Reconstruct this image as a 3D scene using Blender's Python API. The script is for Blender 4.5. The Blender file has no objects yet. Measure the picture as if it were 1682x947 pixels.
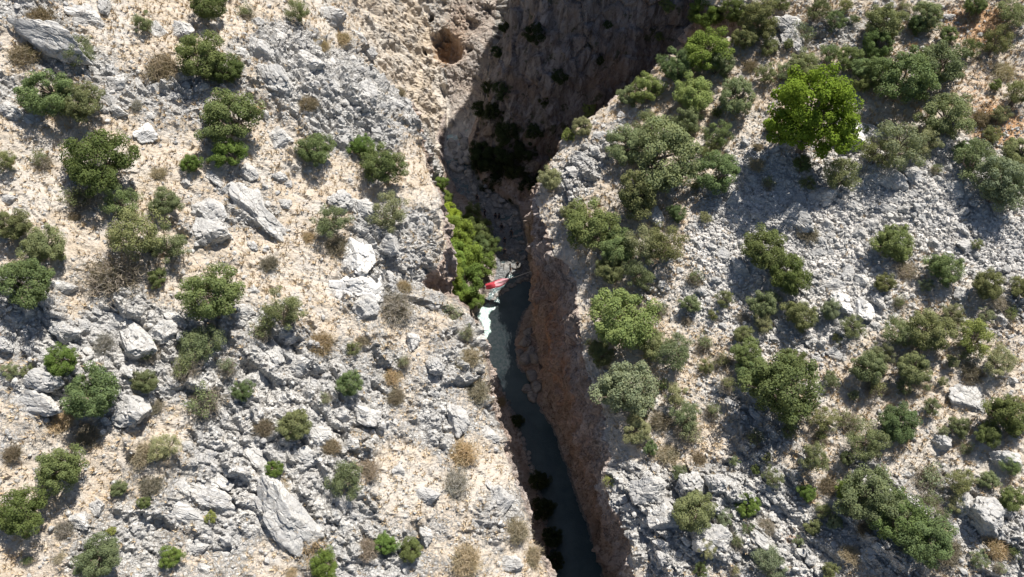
import bpy, math, random
import numpy as np
from mathutils import Vector, Matrix

random.seed(7)
RNG = np.random.default_rng(7)
scene = bpy.context.scene
COL = scene.collection

# ------------------------------------------------------------------ camera maths (photo 1682 x 947)
F, CX, CY = 1295.0, 841.0, 473.5
PHI = math.radians(60.0)
SP, CP = math.sin(PHI), math.cos(PHI)
RIVER = -90.0

def ray(px, py):
    cx = (px - CX) / F; cy = (CY - py) / F
    return np.array([cx, CP + cy * SP, -SP + cy * CP])

def at_z(px, py, z):
    d = ray(px, py); return d * (z / d[2])

def to_px(p):
    f = p[1] * CP - p[2] * SP; u = p[1] * SP + p[2] * CP
    return CX + F * p[0] / f, CY - F * u / f

# ------------------------------------------------------------------ noise
def hsh(ix, iy, iz, seed):
    h = (ix.astype(np.int64) * 374761393 + iy.astype(np.int64) * 668265263 + iz.astype(np.int64) * 2147483647 + seed * 974634777) & 0xFFFFFFFF
    h = ((h ^ (h >> 13)) * 1274126177) & 0xFFFFFFFF
    h = ((h ^ (h >> 16)) * 2246822519) & 0xFFFFFFFF
    h = (h ^ (h >> 15)) & 0xFFFFFFFF
    return (h / 4294967295.0)

def vnoise(p, seed=0):
    i = np.floor(p).astype(np.int64); f = p - i
    f = f * f * f * (f * (f * 6 - 15) + 10)
    r = 0
    for a in (0, 1):
        wa = f[..., 0] if a else 1 - f[..., 0]
        for b in (0, 1):
            wb = f[..., 1] if b else 1 - f[..., 1]
            for c in (0, 1):
                wc = f[..., 2] if c else 1 - f[..., 2]
                r = r + wa * wb * wc * hsh(i[..., 0] + a, i[..., 1] + b, i[..., 2] + c, seed)
    return r * 2 - 1

def fbm(p, octv=4, seed=0, gain=.5):
    a, s, r, n = 1., 1., 0, 0
    for k in range(octv):
        r = r + a * vnoise(p * s + k * 17.3, seed + k); n += a; a *= gain; s *= 2.03
    return r / n

def worley(p, seed=0, bias=0.):
    """distance to nearest and second nearest cell point, hash of the nearest cell, tilted facet height"""
    i = np.floor(p).astype(np.int64)
    f1 = np.full(p.shape[:-1], 9.); f2 = np.full(p.shape[:-1], 9.)
    hid = np.zeros(p.shape[:-1]); tilt = np.zeros(p.shape[:-1])
    for a in (-1, 0, 1):
        for b in (-1, 0, 1):
            for c in (-1, 0, 1):
                jx, jy, jz = i[..., 0] + a, i[..., 1] + b, i[..., 2] + c
                dx = p[..., 0] - jx - hsh(jx, jy, jz, seed); dy = p[..., 1] - jy - hsh(jx, jy, jz, seed + 1)
                dz = p[..., 2] - jz - hsh(jx, jy, jz, seed + 2)
                d = np.sqrt(dx * dx + dy * dy + dz * dz)
                m = d < f1
                f2 = np.where(m, f1, np.minimum(f2, d))
                h = hsh(jx, jy, jz, seed + 3)
                t = dx * (hsh(jx, jy, jz, seed + 4) - .5) + dy * (hsh(jx, jy, jz, seed + 5) - .5 - bias)
                hid = np.where(m, h, hid); tilt = np.where(m, t, tilt)
                f1 = np.where(m, d, f1)
    return f1, f2, hid, tilt

def sstep(a, b, x):
    t = np.clip((x - a) / (b - a), 0, 1); return t * t * (3 - 2 * t)

# ------------------------------------------------------------------ mesh helper
def make_mesh(name, V, faces4=None, faces3=None, smooth=False):
    me = bpy.data.meshes.new(name)
    V = np.asarray(V, dtype=np.float32)
    me.vertices.add(len(V)); me.vertices.foreach_set('co', V.ravel())
    idx, starts, tot, n = [], [], [], 0
    for fs, k in ((faces4, 4), (faces3, 3)):
        if fs is not None and len(fs):
            fs = np.asarray(fs, dtype=np.int32)
            idx.append(fs.ravel()); starts.append(n + np.arange(len(fs)) * k); n += len(fs) * k
    idx = np.concatenate(idx); starts = np.concatenate(starts)
    me.loops.add(len(idx)); me.loops.foreach_set('vertex_index', idx.astype(np.int32))
    me.polygons.add(len(starts)); me.polygons.foreach_set('loop_start', starts.astype(np.int32))
    me.polygons.foreach_set('use_smooth', np.full(len(starts), smooth))
    me.update(calc_edges=True); me.validate()
    return me

def link(name, me, mat=None, parent=None):
    o = bpy.data.objects.new(name, me); COL.objects.link(o)
    if mat is not None and not me.materials: me.materials.append(mat)
    if parent is not None: o.parent = parent
    return o

def set_attr(me, name, arr):
    a = me.attributes.new(name, 'FLOAT', 'POINT'); a.data.foreach_set('value', np.asarray(arr, dtype=np.float32).ravel())

# ------------------------------------------------------------------ materials
class NT:
    def __init__(s, name):
        s.m = bpy.data.materials.new(name); s.m.use_nodes = True
        s.t = s.m.node_tree; s.t.nodes.clear()
        s.out = s.t.nodes.new('ShaderNodeOutputMaterial')
        s.geo = s.t.nodes.new('ShaderNodeNewGeometry')
    def n(s, typ, **kw):
        x = s.t.nodes.new(typ)
        for k, v in kw.items(): setattr(x, k, v)
        return x
    def put(s, sock, v):
        if isinstance(v, bpy.types.NodeSocket): s.t.links.new(v, sock)
        elif v is not None:
            try: sock.default_value = v
            except Exception: sock.default_value = tuple(v) + (1,)
    def mapping(s, scale, vec=None, rot=(0, 0, 0)):
        m = s.n('ShaderNodeMapping'); s.put(m.inputs['Vector'], vec or s.geo.outputs['Position'])
        m.inputs['Scale'].default_value = scale; m.inputs['Rotation'].default_value = rot
        return m.outputs[0]
    def noise(s, scale, detail=4, rough=.55, vec=None, dist=0):
        x = s.n('ShaderNodeTexNoise'); s.put(x.inputs['Vector'], vec or s.geo.outputs['Position'])
        x.inputs['Scale'].default_value = scale; x.inputs['Detail'].default_value = detail
        x.inputs['Roughness'].default_value = rough; x.inputs['Distortion'].default_value = dist
        return x.outputs['Fac']
    def ramp(s, v, a, b, lo=0., hi=1.):
        x = s.n('ShaderNodeMapRange', interpolation_type='SMOOTHSTEP'); s.put(x.inputs[0], v)
        x.inputs[1].default_value = a; x.inputs[2].default_value = b; x.inputs[3].default_value = lo; x.inputs[4].default_value = hi
        return x.outputs[0]
    def math(s, op, a, b=None):
        x = s.n('ShaderNodeMath', operation=op); s.put(x.inputs[0], a); s.put(x.inputs[1], b); return x.outputs[0]
    def mix(s, f, a, b, mode='MIX'):
        x = s.n('ShaderNodeMix', data_type='RGBA', blend_type=mode)
        s.put(x.inputs[0], f); s.put(x.inputs[6], a); s.put(x.inputs[7], b); return x.outputs[2]
    def attr(s, name):
        x = s.n('ShaderNodeAttribute', attribute_name=name); return x.outputs['Fac']
    def bump(s, h, strength=.5, dist=.1):
        x = s.n('ShaderNodeBump'); s.put(x.inputs['Height'], h)
        x.inputs['Strength'].default_value = strength; x.inputs['Distance'].default_value = dist
        return x.outputs[0]
    def bsdf(s, col, rough=.9, normal=None, spec=.2):
        x = s.n('ShaderNodeBsdfPrincipled'); s.put(x.inputs['Base Color'], col); s.put(x.inputs['Roughness'], rough)
        x.inputs['Specular IOR Level'].default_value = spec
        if normal is not None: s.put(x.inputs['Normal'], normal)
        return x.outputs[0]
    def done(s, sh): s.t.links.new(sh, s.out.inputs['Surface']); return s.m

def cracks(t, scale, stretch=(1, 1, 1)):
    v = t.n('ShaderNodeTexVoronoi', feature='DISTANCE_TO_EDGE')
    nz = t.n('ShaderNodeTexNoise'); t.put(nz.inputs['Vector'], t.geo.outputs['Position']); nz.inputs['Scale'].default_value = 1.6; nz.inputs['Detail'].default_value = 3
    vm = t.n('ShaderNodeVectorMath', operation='MULTIPLY_ADD'); t.put(vm.inputs[0], nz.outputs['Color']); vm.inputs[1].default_value = (.7, .7, .7)
    t.put(vm.inputs[2], t.mapping(stretch, rot=(0, 0, .6))); t.put(v.inputs['Vector'], vm.outputs[0]); v.inputs['Scale'].default_value = scale
    return t.ramp(v.outputs['Distance'], .0, .09)

def limestone(t):
    big = t.noise(.45, 4); mid = t.noise(2.2, 5, .65); fine = t.noise(9, 4, .7)
    c = t.mix(t.ramp(big, .35, .65), (.50, .49, .47), (.66, .64, .60))
    c = t.mix(t.ramp(mid, .52, .72, 0, .75), c, (.33, .34, .36))
    c = t.mix(t.ramp(mid, .36, .20, 0, .6), c, (.55, .47, .37))
    c = t.mix(t.ramp(fine, .57, .70, 0, .55), c, (.21, .21, .215))
    t.crk = t.math('MULTIPLY', cracks(t, 1.1, (.6, 1, 1)), t.math('ADD', t.math('MULTIPLY', cracks(t, 2.9, (.7, 1, 1)), .5), .5))
    c = t.mix(t.math('MULTIPLY', t.math('SUBTRACT', 1.0, t.crk), t.ramp(big, .38, .55, .1, .55)), c, (.19, .17, .15))
    return c

def mat_terrain():
    t = NT('hillside')
    n1 = t.noise(.9, 5, .6); n2 = t.noise(5, 5, .65); n3 = t.noise(16, 3, .6)
    g = t.mix(t.ramp(n1, .35, .65), (.53, .445, .34), (.59, .525, .445))
    g = t.mix(t.ramp(n2, .50, .70, 0, .8), g, (.38, .28, .19))
    g = t.mix(t.ramp(n3, .50, .66, 0, .8), g, (.66, .58, .48))
    g = t.mix(t.ramp(n3, .44, .30, 0, .7), g, (.24, .18, .125))
    g = t.mix(t.ramp(t.noise(.5, 3), .5, .7, 0, .75), g, (.52, .49, .45))
    ls = limestone(t)
    jit = t.math('MULTIPLY', t.math('SUBTRACT', t.noise(3.4, 6, .75), .5), 1.5)
    rk = t.ramp(t.math('ADD', t.attr('rock'), jit), .38, .58)
    g = t.mix(t.ramp(t.noise(.13, 4, .6), .48, .62, 0, .55), g, (.58, .55, .50))
    c = t.mix(rk, g, ls)
    sc = t.mix(t.ramp(n3, .4, .62), (.62, .59, .55), (.75, .72, .68))
    sc = t.mix(t.ramp(n2, .52, .7, 0, .6), sc, (.44, .37, .30))
    sk = t.ramp(t.math('ADD', t.attr('scree'), jit), .35, .65)
    c = t.mix(sk, c, sc)
    er = t.mix(t.ramp(n2, .35, .65), (.47, .27, .14), (.55, .38, .24))
    c = t.mix(t.ramp(t.math('ADD', t.attr('earth'), jit), .4, .7), c, er)
    # cliff faces: grey limestone with rusty and dark streaks running down
    st = t.noise(1.0, 5, .6, t.mapping((.7, .7, .10)), .6)
    st2 = t.noise(1.0, 4, .6, t.mapping((2.2, 2.2, .25)), .4)
    w = t.mix(t.ramp(st, .40, .60), (.42, .37, .335), (.60, .575, .555))
    w = t.mix(t.ramp(st2, .50, .64, 0, .8), w, (.12, .10, .09))
    w = t.mix(t.ramp(t.noise(.16, 3), .48, .62, 0, .4), w, (.40, .28, .20))
    w = t.mix(t.ramp(n3, .5, .7, 0, .5), w, (.50, .46, .42))
    rust = t.mix(t.ramp(st2, .38, .62), (.54, .31, .19), (.60, .44, .32))
    w = t.mix(t.attr('rust'), w, rust)
    w = t.mix(t.math('MULTIPLY', t.math('SUBTRACT', 1.0, cracks(t, .8, (1, 1, .35))), t.ramp(n1, .42, .62, .0, .55)), w, (.09, .075, .065))
    c = t.mix(t.ramp(t.math('ADD', t.attr('wall'), t.math('MULTIPLY', jit, .5)), .35, .65), c, w)
    bed = t.mix(t.ramp(n2, .4, .6), (.25, .26, .265), (.40, .41, .41))
    bed = t.mix(t.ramp(n3, .45, .6, 0, .8), bed, (.12, .12, .12))
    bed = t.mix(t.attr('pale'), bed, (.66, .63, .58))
    c = t.mix(t.attr('bed'), c, bed)
    h = t.math('ADD', t.math('MULTIPLY', n2, 1.0), t.math('MULTIPLY', n3, .5))
    h = t.math('ADD', h, t.math('MULTIPLY', t.crk, t.math('MULTIPLY', rk, .7)))
    return t.done(t.bsdf(c, .95, t.bump(h, 1., .18), .1))

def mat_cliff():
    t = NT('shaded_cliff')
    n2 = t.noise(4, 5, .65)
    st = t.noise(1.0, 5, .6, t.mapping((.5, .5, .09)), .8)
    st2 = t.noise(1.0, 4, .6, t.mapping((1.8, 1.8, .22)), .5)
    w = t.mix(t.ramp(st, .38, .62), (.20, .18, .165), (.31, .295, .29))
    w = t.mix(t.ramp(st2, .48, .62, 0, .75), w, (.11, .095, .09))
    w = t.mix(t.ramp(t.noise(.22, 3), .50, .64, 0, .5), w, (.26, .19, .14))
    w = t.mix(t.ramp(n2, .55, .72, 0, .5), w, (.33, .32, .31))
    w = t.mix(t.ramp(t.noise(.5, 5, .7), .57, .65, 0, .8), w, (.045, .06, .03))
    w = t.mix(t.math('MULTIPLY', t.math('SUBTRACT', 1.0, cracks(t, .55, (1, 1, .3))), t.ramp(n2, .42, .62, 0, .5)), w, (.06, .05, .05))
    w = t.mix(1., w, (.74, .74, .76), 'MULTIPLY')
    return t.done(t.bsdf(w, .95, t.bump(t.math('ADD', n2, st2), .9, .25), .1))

def mat_rock(name='limestone', dark=1.0):
    t = NT(name)
    c = limestone(t)
    if dark != 1: c = t.mix(1.0, c, (dark, dark, dark), 'MULTIPLY')
    h = t.math('ADD', t.noise(3, 5, .65), t.math('MULTIPLY', t.noise(12, 4, .6), .4))
    return t.done(t.bsdf(c, .92, t.bump(h, .8, .14), .15))

def mat_leaf(name):
    t = NT(name)
    oi = t.n('ShaderNodeObjectInfo')
    base = oi.outputs['Color']
    v = t.n('ShaderNodeTexWhiteNoise'); v.noise_dimensions = '1D'
    t.put(v.inputs['W'], t.attr('leaf'))
    c = t.mix(t.ramp(v.outputs['Value'], 0, 1, 0, .45), base, t.mix(1., base, (1.45, 1.25, .85), 'MULTIPLY'))
    c = t.mix(t.ramp(t.noise(1.1, 2), .45, .7, 0, .5), c, t.mix(1., c, (.66, .75, .72), 'MULTIPLY'))
    d = t.n('ShaderNodeBsdfDiffuse'); t.put(d.inputs['Color'], c)
    tr = t.n('ShaderNodeBsdfTranslucent'); t.put(tr.inputs['Color'], t.mix(1., c, (1.2, 1.25, .6), 'MULTIPLY'))
    m = t.n('ShaderNodeMixShader'); m.inputs[0].default_value = .22
    t.t.links.new(d.outputs[0], m.inputs[1]); t.t.links.new(tr.outputs[0], m.inputs[2])
    return t.done(m.outputs[0])

def mat_simple(name, c1, c2, scale=4., rough=.9, bump=.4):
    t = NT(name); n = t.noise(scale, 4)
    return t.done(t.bsdf(t.mix(t.ramp(n, .35, .65), c1, c2), rough, t.bump(n, bump, .03), .2))

def mat_water():
    t = NT('river_water')
    n = t.noise(.35, 4); n2 = t.noise(2.5, 4, .6, dist=.6)
    c = t.mix(t.ramp(n, .35, .7), (.034, .062, .068), (.062, .098, .100))
    mk = t.ramp(t.math('ADD', t.attr('sunlit'), t.math('MULTIPLY', t.math('SUBTRACT', t.noise(2.2, 5, .7, t.mapping((1.6, .6, 1))), .5), 1.6)), .25, .8)  # sunlit patches painted paler into the water colour
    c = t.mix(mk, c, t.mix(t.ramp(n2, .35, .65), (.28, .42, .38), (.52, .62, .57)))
    foam_sunlit = t.ramp(t.math('ADD', n2, t.attr('foam_sunlit')), 1.08, 1.4)  # white of the foam, and extra white on the painted sunlit patches
    c = t.mix(foam_sunlit, c, (.66, .72, .69))
    return t.done(t.bsdf(c, .12, t.bump(t.math('ADD', n2, t.noise(9, 3)), .5, .07), .3))

M_TERR, M_CLIFF, M_ROCK = mat_terrain(), mat_cliff(), mat_rock('limestone', .88)
M_WET = mat_rock('river_stone', .55)
M_LEAF = mat_leaf('foliage'); M_TWIG = mat_leaf('dry_twigs')
M_BARK = mat_simple('bark', (.16, .12, .09), (.27, .22, .18), 6)
M_GRASS = mat_simple('dry_grass', (.50, .37, .22), (.62, .51, .35), 3, bump=0)
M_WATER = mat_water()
M_RED = mat_simple('red_cloth', (.34, .035, .05), (.42, .05, .07), 2, .8, .1)
M_PALE = mat_simple('sunlit_cloth', (.58, .28, .32), (.62, .34, .38), 2, .8, .1)  # paler tone of the red cloth where sun strikes it, painted in
M_ROPE = mat_simple('rope', (.55, .53, .50), (.65, .63, .6), 20)

# ------------------------------------------------------------------ the terrain
def zL(x, y): return -71 + .36 * (-x) + .13 * (y - 25)
def zR(x, y): return -71 + .22 * (x - 9) + .11 * (y - 25)

def at_surf(px, py, fn):
    d = ray(px, py); t = 80.
    for _ in range(30):
        p = d * t; t = .5 * t + .5 * (fn(p[0], p[1]) / d[2])
    return d * t

def table(pts):
    """list of (y, value) made monotonic in y"""
    pts = sorted(pts); return np.array([p[0] for p in pts]), np.array([p[1] for p in pts])

left_rim_px = [(930, 1040), (900, 947), (862, 850), (838, 760), (832, 715), (808, 650), (802, 600), (792, 540), (776, 506),
               (700, 496), (690, 455), (728, 412), (732, 392), (722, 330), (714, 285), (704, 255)]
lr = [at_surf(a, b, lambda x, y: zL(x, y) - 1.0) for a, b in left_rim_px]
LR = table([(p[1], p[0]) for p in lr] + [(-40, 9), (62, -11.5), (70, -16), (80, -20), (130, -30)])
right_rim_px = [(1080, 1040), (1050, 947), (1036, 880), (1003, 800), (1012, 750), (1005, 715), (985, 650), (966, 600), (955, 540),
                (950, 480), (940, 440), (908, 418), (900, 372), (890, 325), (888, 288), (925, 232), (970, 190), (1030, 150), (1090, 100), (1150, 0)]
rr = [at_surf(a, b, lambda x, y: zR(x, y) - .6) for a, b in right_rim_px]
RR = table([(p[1], p[0]) for p in rr] + [(-40, 14), (71, 32), (78, 60), (130, 80)])
def wtab(px, extra):
    return table([(at_z(a, b, RIVER)[1], at_z(a, b, RIVER)[0]) for a, b in px] + extra)
W1 = wtab([(930, 1000), (918, 947), (900, 850), (872, 760), (852, 700), (828, 640), (808, 600), (795, 550), (785, 515), (803, 488),
           (818, 450), (815, 400), (795, 350), (755, 318), (738, 290), (730, 255), (733, 225), (742, 198)], [(-40, 11), (130, -6)])
W2 = wtab([(1002, 1000), (990, 947), (960, 850), (925, 750), (905, 700), (880, 660), (868, 620), (850, 600), (844, 560), (858, 520),
           (878, 490), (875, 445), (860, 375), (852, 342), (792, 303), (775, 265), (768, 235), (780, 198)], [(-40, 20), (130, 0)])
WB = wtab([(1015, 1000), (1002, 947), (972, 850), (937, 750), (917, 700), (897, 650), (888, 610), (882, 560), (881, 500), (877, 445),
           (862, 375), (856, 342), (800, 300), (785, 265), (780, 235), (792, 198)], [(-40, 21), (130, 3)])

ys = np.concatenate([np.arange(-40, 4, 2.), np.arange(4, 102, .14), np.arange(102, 141, 2.)])
NY = len(ys)
def seg(n, a=0., b=1.): return np.linspace(a, b, n, endpoint=False)
sA = np.concatenate([seg(16, 0, .42), seg(380, .42, 1.)])      # from far left to the rim
sF = np.concatenate([seg(400, 0, .50), seg(16, .50, 1.0), [1.0]])
XLv = np.interp(ys, *LR); XRv = np.interp(ys, *RR)
w1 = np.interp(ys, *W1); w2 = np.maximum(np.interp(ys, *W2), w1 + .8); wb = np.maximum(np.interp(ys, *WB), w2 + .3)
yn = np.stack([ys, ys * 0, ys * 0], -1)
XLv = XLv + .55 * fbm(yn * .35, 4, 3) * (ys < 62); XRv = XRv + .55 * fbm(yn * .4, 4, 9)
XLv = np.minimum(XLv, w1 - .4 + 1.6)
def smooth_rim(a, w=61):
    k = np.hanning(w); k /= k.sum(); return np.convolve(np.pad(a, w // 2, 'edge'), k, 'valid')
XLs, XRs = smooth_rim(XLv), smooth_rim(XRv)
cols, part = [], []
def add(x, z, tag): cols.append((x, z)); part.append(tag)
FARL, FARR = -110., 110.
for s in sA:
    x = FARL + (XLs - FARL) * s + (XLv - XLs) * s ** 22
    z = zL(x, ys); e = np.maximum(XLv - x, 0)
    z = z - 1.0 * np.exp(-e / 1.6) - 1.5 * np.exp(-e / 6)
    # upstream the left slope runs all the way down into the stream
    k = sstep(58, 70, ys)
    z = z - k * 9 * np.exp(-e / 9)
    add(x, z, 'L')
zl_rim = cols[-1][1]
lbx = np.minimum(XLv - .5, w1 - .7); up = sstep(60, 70, ys); lbx = lbx * (1 - up) + (w1 - 1.0) * up
lbz = RIVER + 1.6 + 2.4 * sstep(41, 46, ys) * (1 - sstep(60, 66, ys))
for s in seg(80):
    add(XLv + (lbx - XLv) * (s ** 1.0), zl_rim + (lbz - zl_rim) * s, 'LW')
for s in seg(36):
    add(lbx + (w1 - lbx) * s, lbz + (RIVER - .05 - lbz) * (s ** .8), 'B')
shal = sstep(50, 55, ys)
for s in seg(44):
    dep = .9 * math.sin(math.pi * s)
    add(w1 + (w2 - w1) * s, RIVER - .05 - dep * (1 - shal) - .10 * shal, 'B')
for s in seg(14):
    add(w2 + (wb - w2) * s, RIVER - .05 + 1.3 * s, 'B')
rz = zR(XRv, ys) - .9
mid_x = wb + .12 * (XRv - wb); far = sstep(55, 58, ys); mid_x = mid_x * (1 - far) + (XRv - 2.5) * far
mid_z = (RIVER + 10) * (1 - far) + (RIVER + 4) * far
blk = sstep(43.5, 45.5, ys) * (1 - sstep(53, 56, ys)); mid_x = mid_x * (1 - blk) + (wb - .3) * blk; mid_z = mid_z * (1 - blk) + (RIVER + 16) * blk
for s in seg(60): add(wb + (mid_x - wb) * s, RIVER + 1.25 + (mid_z - RIVER - 1.25) * s, 'RW')
for s in seg(80): add(mid_x + (XRv - mid_x) * s ** 1.15, mid_z + (rz - mid_z) * s, 'RW')
for s in sF:
    x = XRs + (FARR - XRs) * s + (XRv - XRs) * (1 - s) ** 22; e = np.maximum(x - XRv, 0)
    add(x, zR(x, ys) - .9 * np.exp(-e / 1.5) * np.ones_like(ys), 'R')
NC = len(cols)
X = np.stack([c[0] for c in cols], 1); Z = np.stack([c[1] + 0 * ys for c in cols], 1); Y = np.repeat(ys[:, None], NC, 1)
part = np.array(part)
isW = np.zeros((NY, NC)); isW[:, (part == 'LW') | (part == 'RW')] = 1
isB = np.zeros((NY, NC)); isB[:, part == 'B'] = 1
# valley head: the far bank climbs behind the bend
headn = 1.5 * fbm(np.stack([X * .2, Y * .2, Z * 0], -1), 3, 40)
P_ = np.stack([X, Y, Z * 0], -1)
zh = RIVER + .52 * (Y - 79 - .15 * (X + 8) + headn) + .8 * fbm(P_ * .35, 4, 41)
hm = (X < 12) & (Y > 70)
head = np.where(hm, sstep(-.5, 1.5, zh - Z), 0)
Z = np.where(hm, np.maximum(Z, np.minimum(zh, -45 + 0 * zh)), Z)
P = np.stack([X, Y, Z], -1)
isB = isB * (1 - head)

def normals(P):
    du = np.gradient(P, axis=1); dv = np.gradient(P, axis=0)
    n = np.cross(du, dv); l = np.linalg.norm(n, axis=-1, keepdims=True); return n / np.maximum(l, 1e-9)

# --- what covers the ground where (world-space patches)
def patch(lst, fn):
    a = np.zeros((NY, NC))
    for px, py, r, s in lst:
        c = at_surf(px, py, fn); rad = r * np.linalg.norm(c) / F
        d2 = ((X - c[0]) ** 2 + (Y - c[1]) ** 2) / (rad * rad)
        a = a + s * np.exp(-d2 * 1.2)
    return a
rockL = [(740, 620, 60, .4), (810, 700, 45, .3), (760, 850, 70, .15), (690, 720, 60, .35), (840, 900, 40, .4), (660, 330, 60, .35), (680, 430, 40, .4), (400, 480, 60, .3), (130, 430, 50, .3), (170, 130, 50, .3), (60, 50, 80, .6), (500, 90, 100, .8), (600, 120, 110, .8), (590, 210, 70, .6), (640, 60, 70, .6), (450, 50, 60, .6), (340, 370, 55, .7), (425, 345, 55, .8),
         (235, 560, 80, .9), (470, 590, 95, .9), (60, 560, 80, .8), (600, 380, 60, .7), (600, 470, 60, .7), (630, 600, 45, .3), (380, 680, 90, .7),
         (560, 680, 70, .6), (700, 680, 70, .4), (60, 670, 70, .6), (210, 660, 60, .6), (480, 800, 90, 1.), (350, 850, 110, .8), (610, 915, 70, .8),
         (720, 860, 60, .3), (830, 820, 40, .5), (200, 500, 40, .5), (40, 180, 40, .6), (90, 880, 60, .4), (220, 900, 60, .5), (410, 760, 60, .6),
         (10, 480, 40, .6), (760, 560, 60, .4), (700, 370, 40, .6), (240, 200, 50, .3), (300, 160, 40, .5), (700, 150, 60, .5), (740, 690, 50, .5)]
grassL = [(60, 270, 60, .5), (330, 480, 50, .3), (700, 560, 50, .2), (640, 750, 60, .3), (560, 530, 50, .3), (500, 370, 50, .4), (870, 900, 60, .2), (260, 270, 60, .5),
          (480, 460, 50, .6), (330, 25, 60, .4), (170, 230, 50, .4), (280, 480, 60, .5), (330, 780, 40, .4), (430, 900, 50, .3), (230, 760, 40, .3), (20, 620, 40, .3)]
rockR = [(1180, 820, 100, .8), (1060, 800, 60, .8), (1260, 880, 110, .9), (1600, 860, 110, .9), (1300, 60, 50, .8), (1395, 60, 45, .7), (1010, 230, 40, .7), (950, 290, 50, .9),
         (940, 340, 30, .6), (1420, 770, 50, .5), (1400, 900, 90, .8), (1640, 620, 50, .5), (1250, 690, 60, .6), (1090, 870, 70, .9), (1320, 560, 40, .4), (1560, 310, 30, .3), (1660, 500, 50, .6), (1560, 780, 40, .5)]
screeR = [(1230, 400, 95, .9), (1600, 340, 110, 1.), (1500, 330, 80, .9), (1400, 350, 70, .9), (1330, 460, 70, .9), (1250, 290, 70, .8), (1670, 400, 80, .9), (1180, 380, 50, .7),
          (1150, 490, 50, .7), (1240, 560, 50, .7), (1360, 520, 60, .7), (1440, 480, 60, .7), (1290, 340, 80, .8), (1400, 240, 40, .5), (1340, 640, 30, .5), (1560, 260, 40, .6), (950, 320, 35, .5), (1170, 640, 40, .4)]
earthR = [(1620, 40, 50, .8), (1640, 205, 45, 1.), (1600, 130, 45, .45), (1540, 20, 40, .4), (1060, 590, 25, .5), (1300, 885, 30, .5), (1480, 690, 40, .35)]
earthL = [(735, 75, 35, .9), (425, 180, 18, .7), (650, 30, 40, .4), (720, 20, 40, .5), (690, 90, 30, .3)]
grassR = [(1100, 760, 60, .6), (1150, 690, 50, .4), (1580, 720, 60, .5), (1500, 640, 50, .3), (1200, 130, 40, .4), (1480, 730, 60, .5), (1620, 650, 40, .3), (1600, 120, 60, .5), (1640, 760, 60, .5)]
colL = np.isin(part, ['L', 'LW']) | (np.arange(NC) < 396); colR = part == 'R'
wp = P * .22
n4 = fbm(wp, 4, 21)
rock = .19 + .6 * n4
rock = rock + np.where(colL[None, :], .75 * patch(rockL, zL) - .6 * patch(grassL, zL), 0) + np.where(colR[None, :], .8 * patch(rockR, zR) - .6 * patch(grassR, zR) - .15, 0)
rock = np.clip(rock, 0, 1)
scree = np.where(colR[None, :], patch(screeR, zR) + .25 * n4, 0); scree = np.clip(scree, 0, 1)
earth = np.where(colR[None, :], patch(earthR, zR), np.where(colL[None, :], patch(earthL, zL), 0))
earth = np.clip(earth, 0, 1)
wall = isW * 1.0
k2 = sstep(58, 68, Y); wall = wall * (1 - k2 * np.where((part == 'LW')[None, :], .75, 0))
wall = np.maximum(wall * (1 - head), head * .12)
wall = np.maximum(wall, isB * (1 - head))
wall = np.maximum(wall, sstep(66, 74, Y) * np.where((part == 'B')[None, :], head, 0) * .5)
rock = np.maximum(rock * (1 - isB), np.maximum(wall * .6, head * .5))
rust = .3 + .7 * sstep(-.35, .2, fbm(P * .2, 3, 77)) * np.where((part == 'RW')[None, :], 1, .35) * (1 - sstep(-78, -73.5, Z)) * (.35 + .65 * sstep(-87, -81, Z)) * sstep(22, 36, Y) * (1 - sstep(46, 50, Y))

# --- displacement
Nn = normals(P)
ca, sa = math.cos(.7), math.sin(.7)
Q = np.stack([(X * ca - Y * sa), (X * sa + Y * ca), Z], -1)     # along the strike of the beds
Q = Q + .5 * np.stack([fbm(P * .6, 3, 51), fbm(P * .6, 3, 52), fbm(P * .6, 3, 53)], -1)
def blocks(cell, stretch, seed):
    q = Q / cell; q = q * np.array([1 / stretch, 1., 1.])
    f1, f2, h, t = worley(q, seed, .55)
    return sstep(.0, .14, f2 - f1), h, t
edge = np.minimum(np.abs(X - XLv[:, None]), np.abs(X - XRv[:, None])); calm = np.where(isW > 0, .15, sstep(0, 6, edge))
disp = 1.1 * fbm(P * .09, 3, 5) * (1 - isB) * (.15 + .85 * calm) + .45 * fbm(P * .28, 3, 6) * (1 - isB)
e1, h1, t1 = blocks(2.6, 1.5, 100); e2, h2, t2 = blocks(1.05, 1.5, 200); e3, h3, t3 = blocks(.45, 1.25, 300)
R_ = sstep(.32, .72, rock + .5 * fbm(P * .5, 4, 29)) * (1 - isB)
slopeR = R_ * (1 - .3 * wall)
disp = disp + slopeR * ((h1 * .95 + t1 * 1.15) * (.35 + .65 * e1) - .3)
R2 = np.maximum(slopeR, .28 * (1 - isB)); disp = disp + R2 * ((h2 * .5 + t2 * .8) * (.2 + .8 * e2) - .12)
R3 = np.maximum(.6 * slopeR + .2, scree * .72) * (1 - .6 * isB); disp = disp + R3 * ((h3 * .32 + t3 * .5) * (.2 + .8 * e3))
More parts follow.
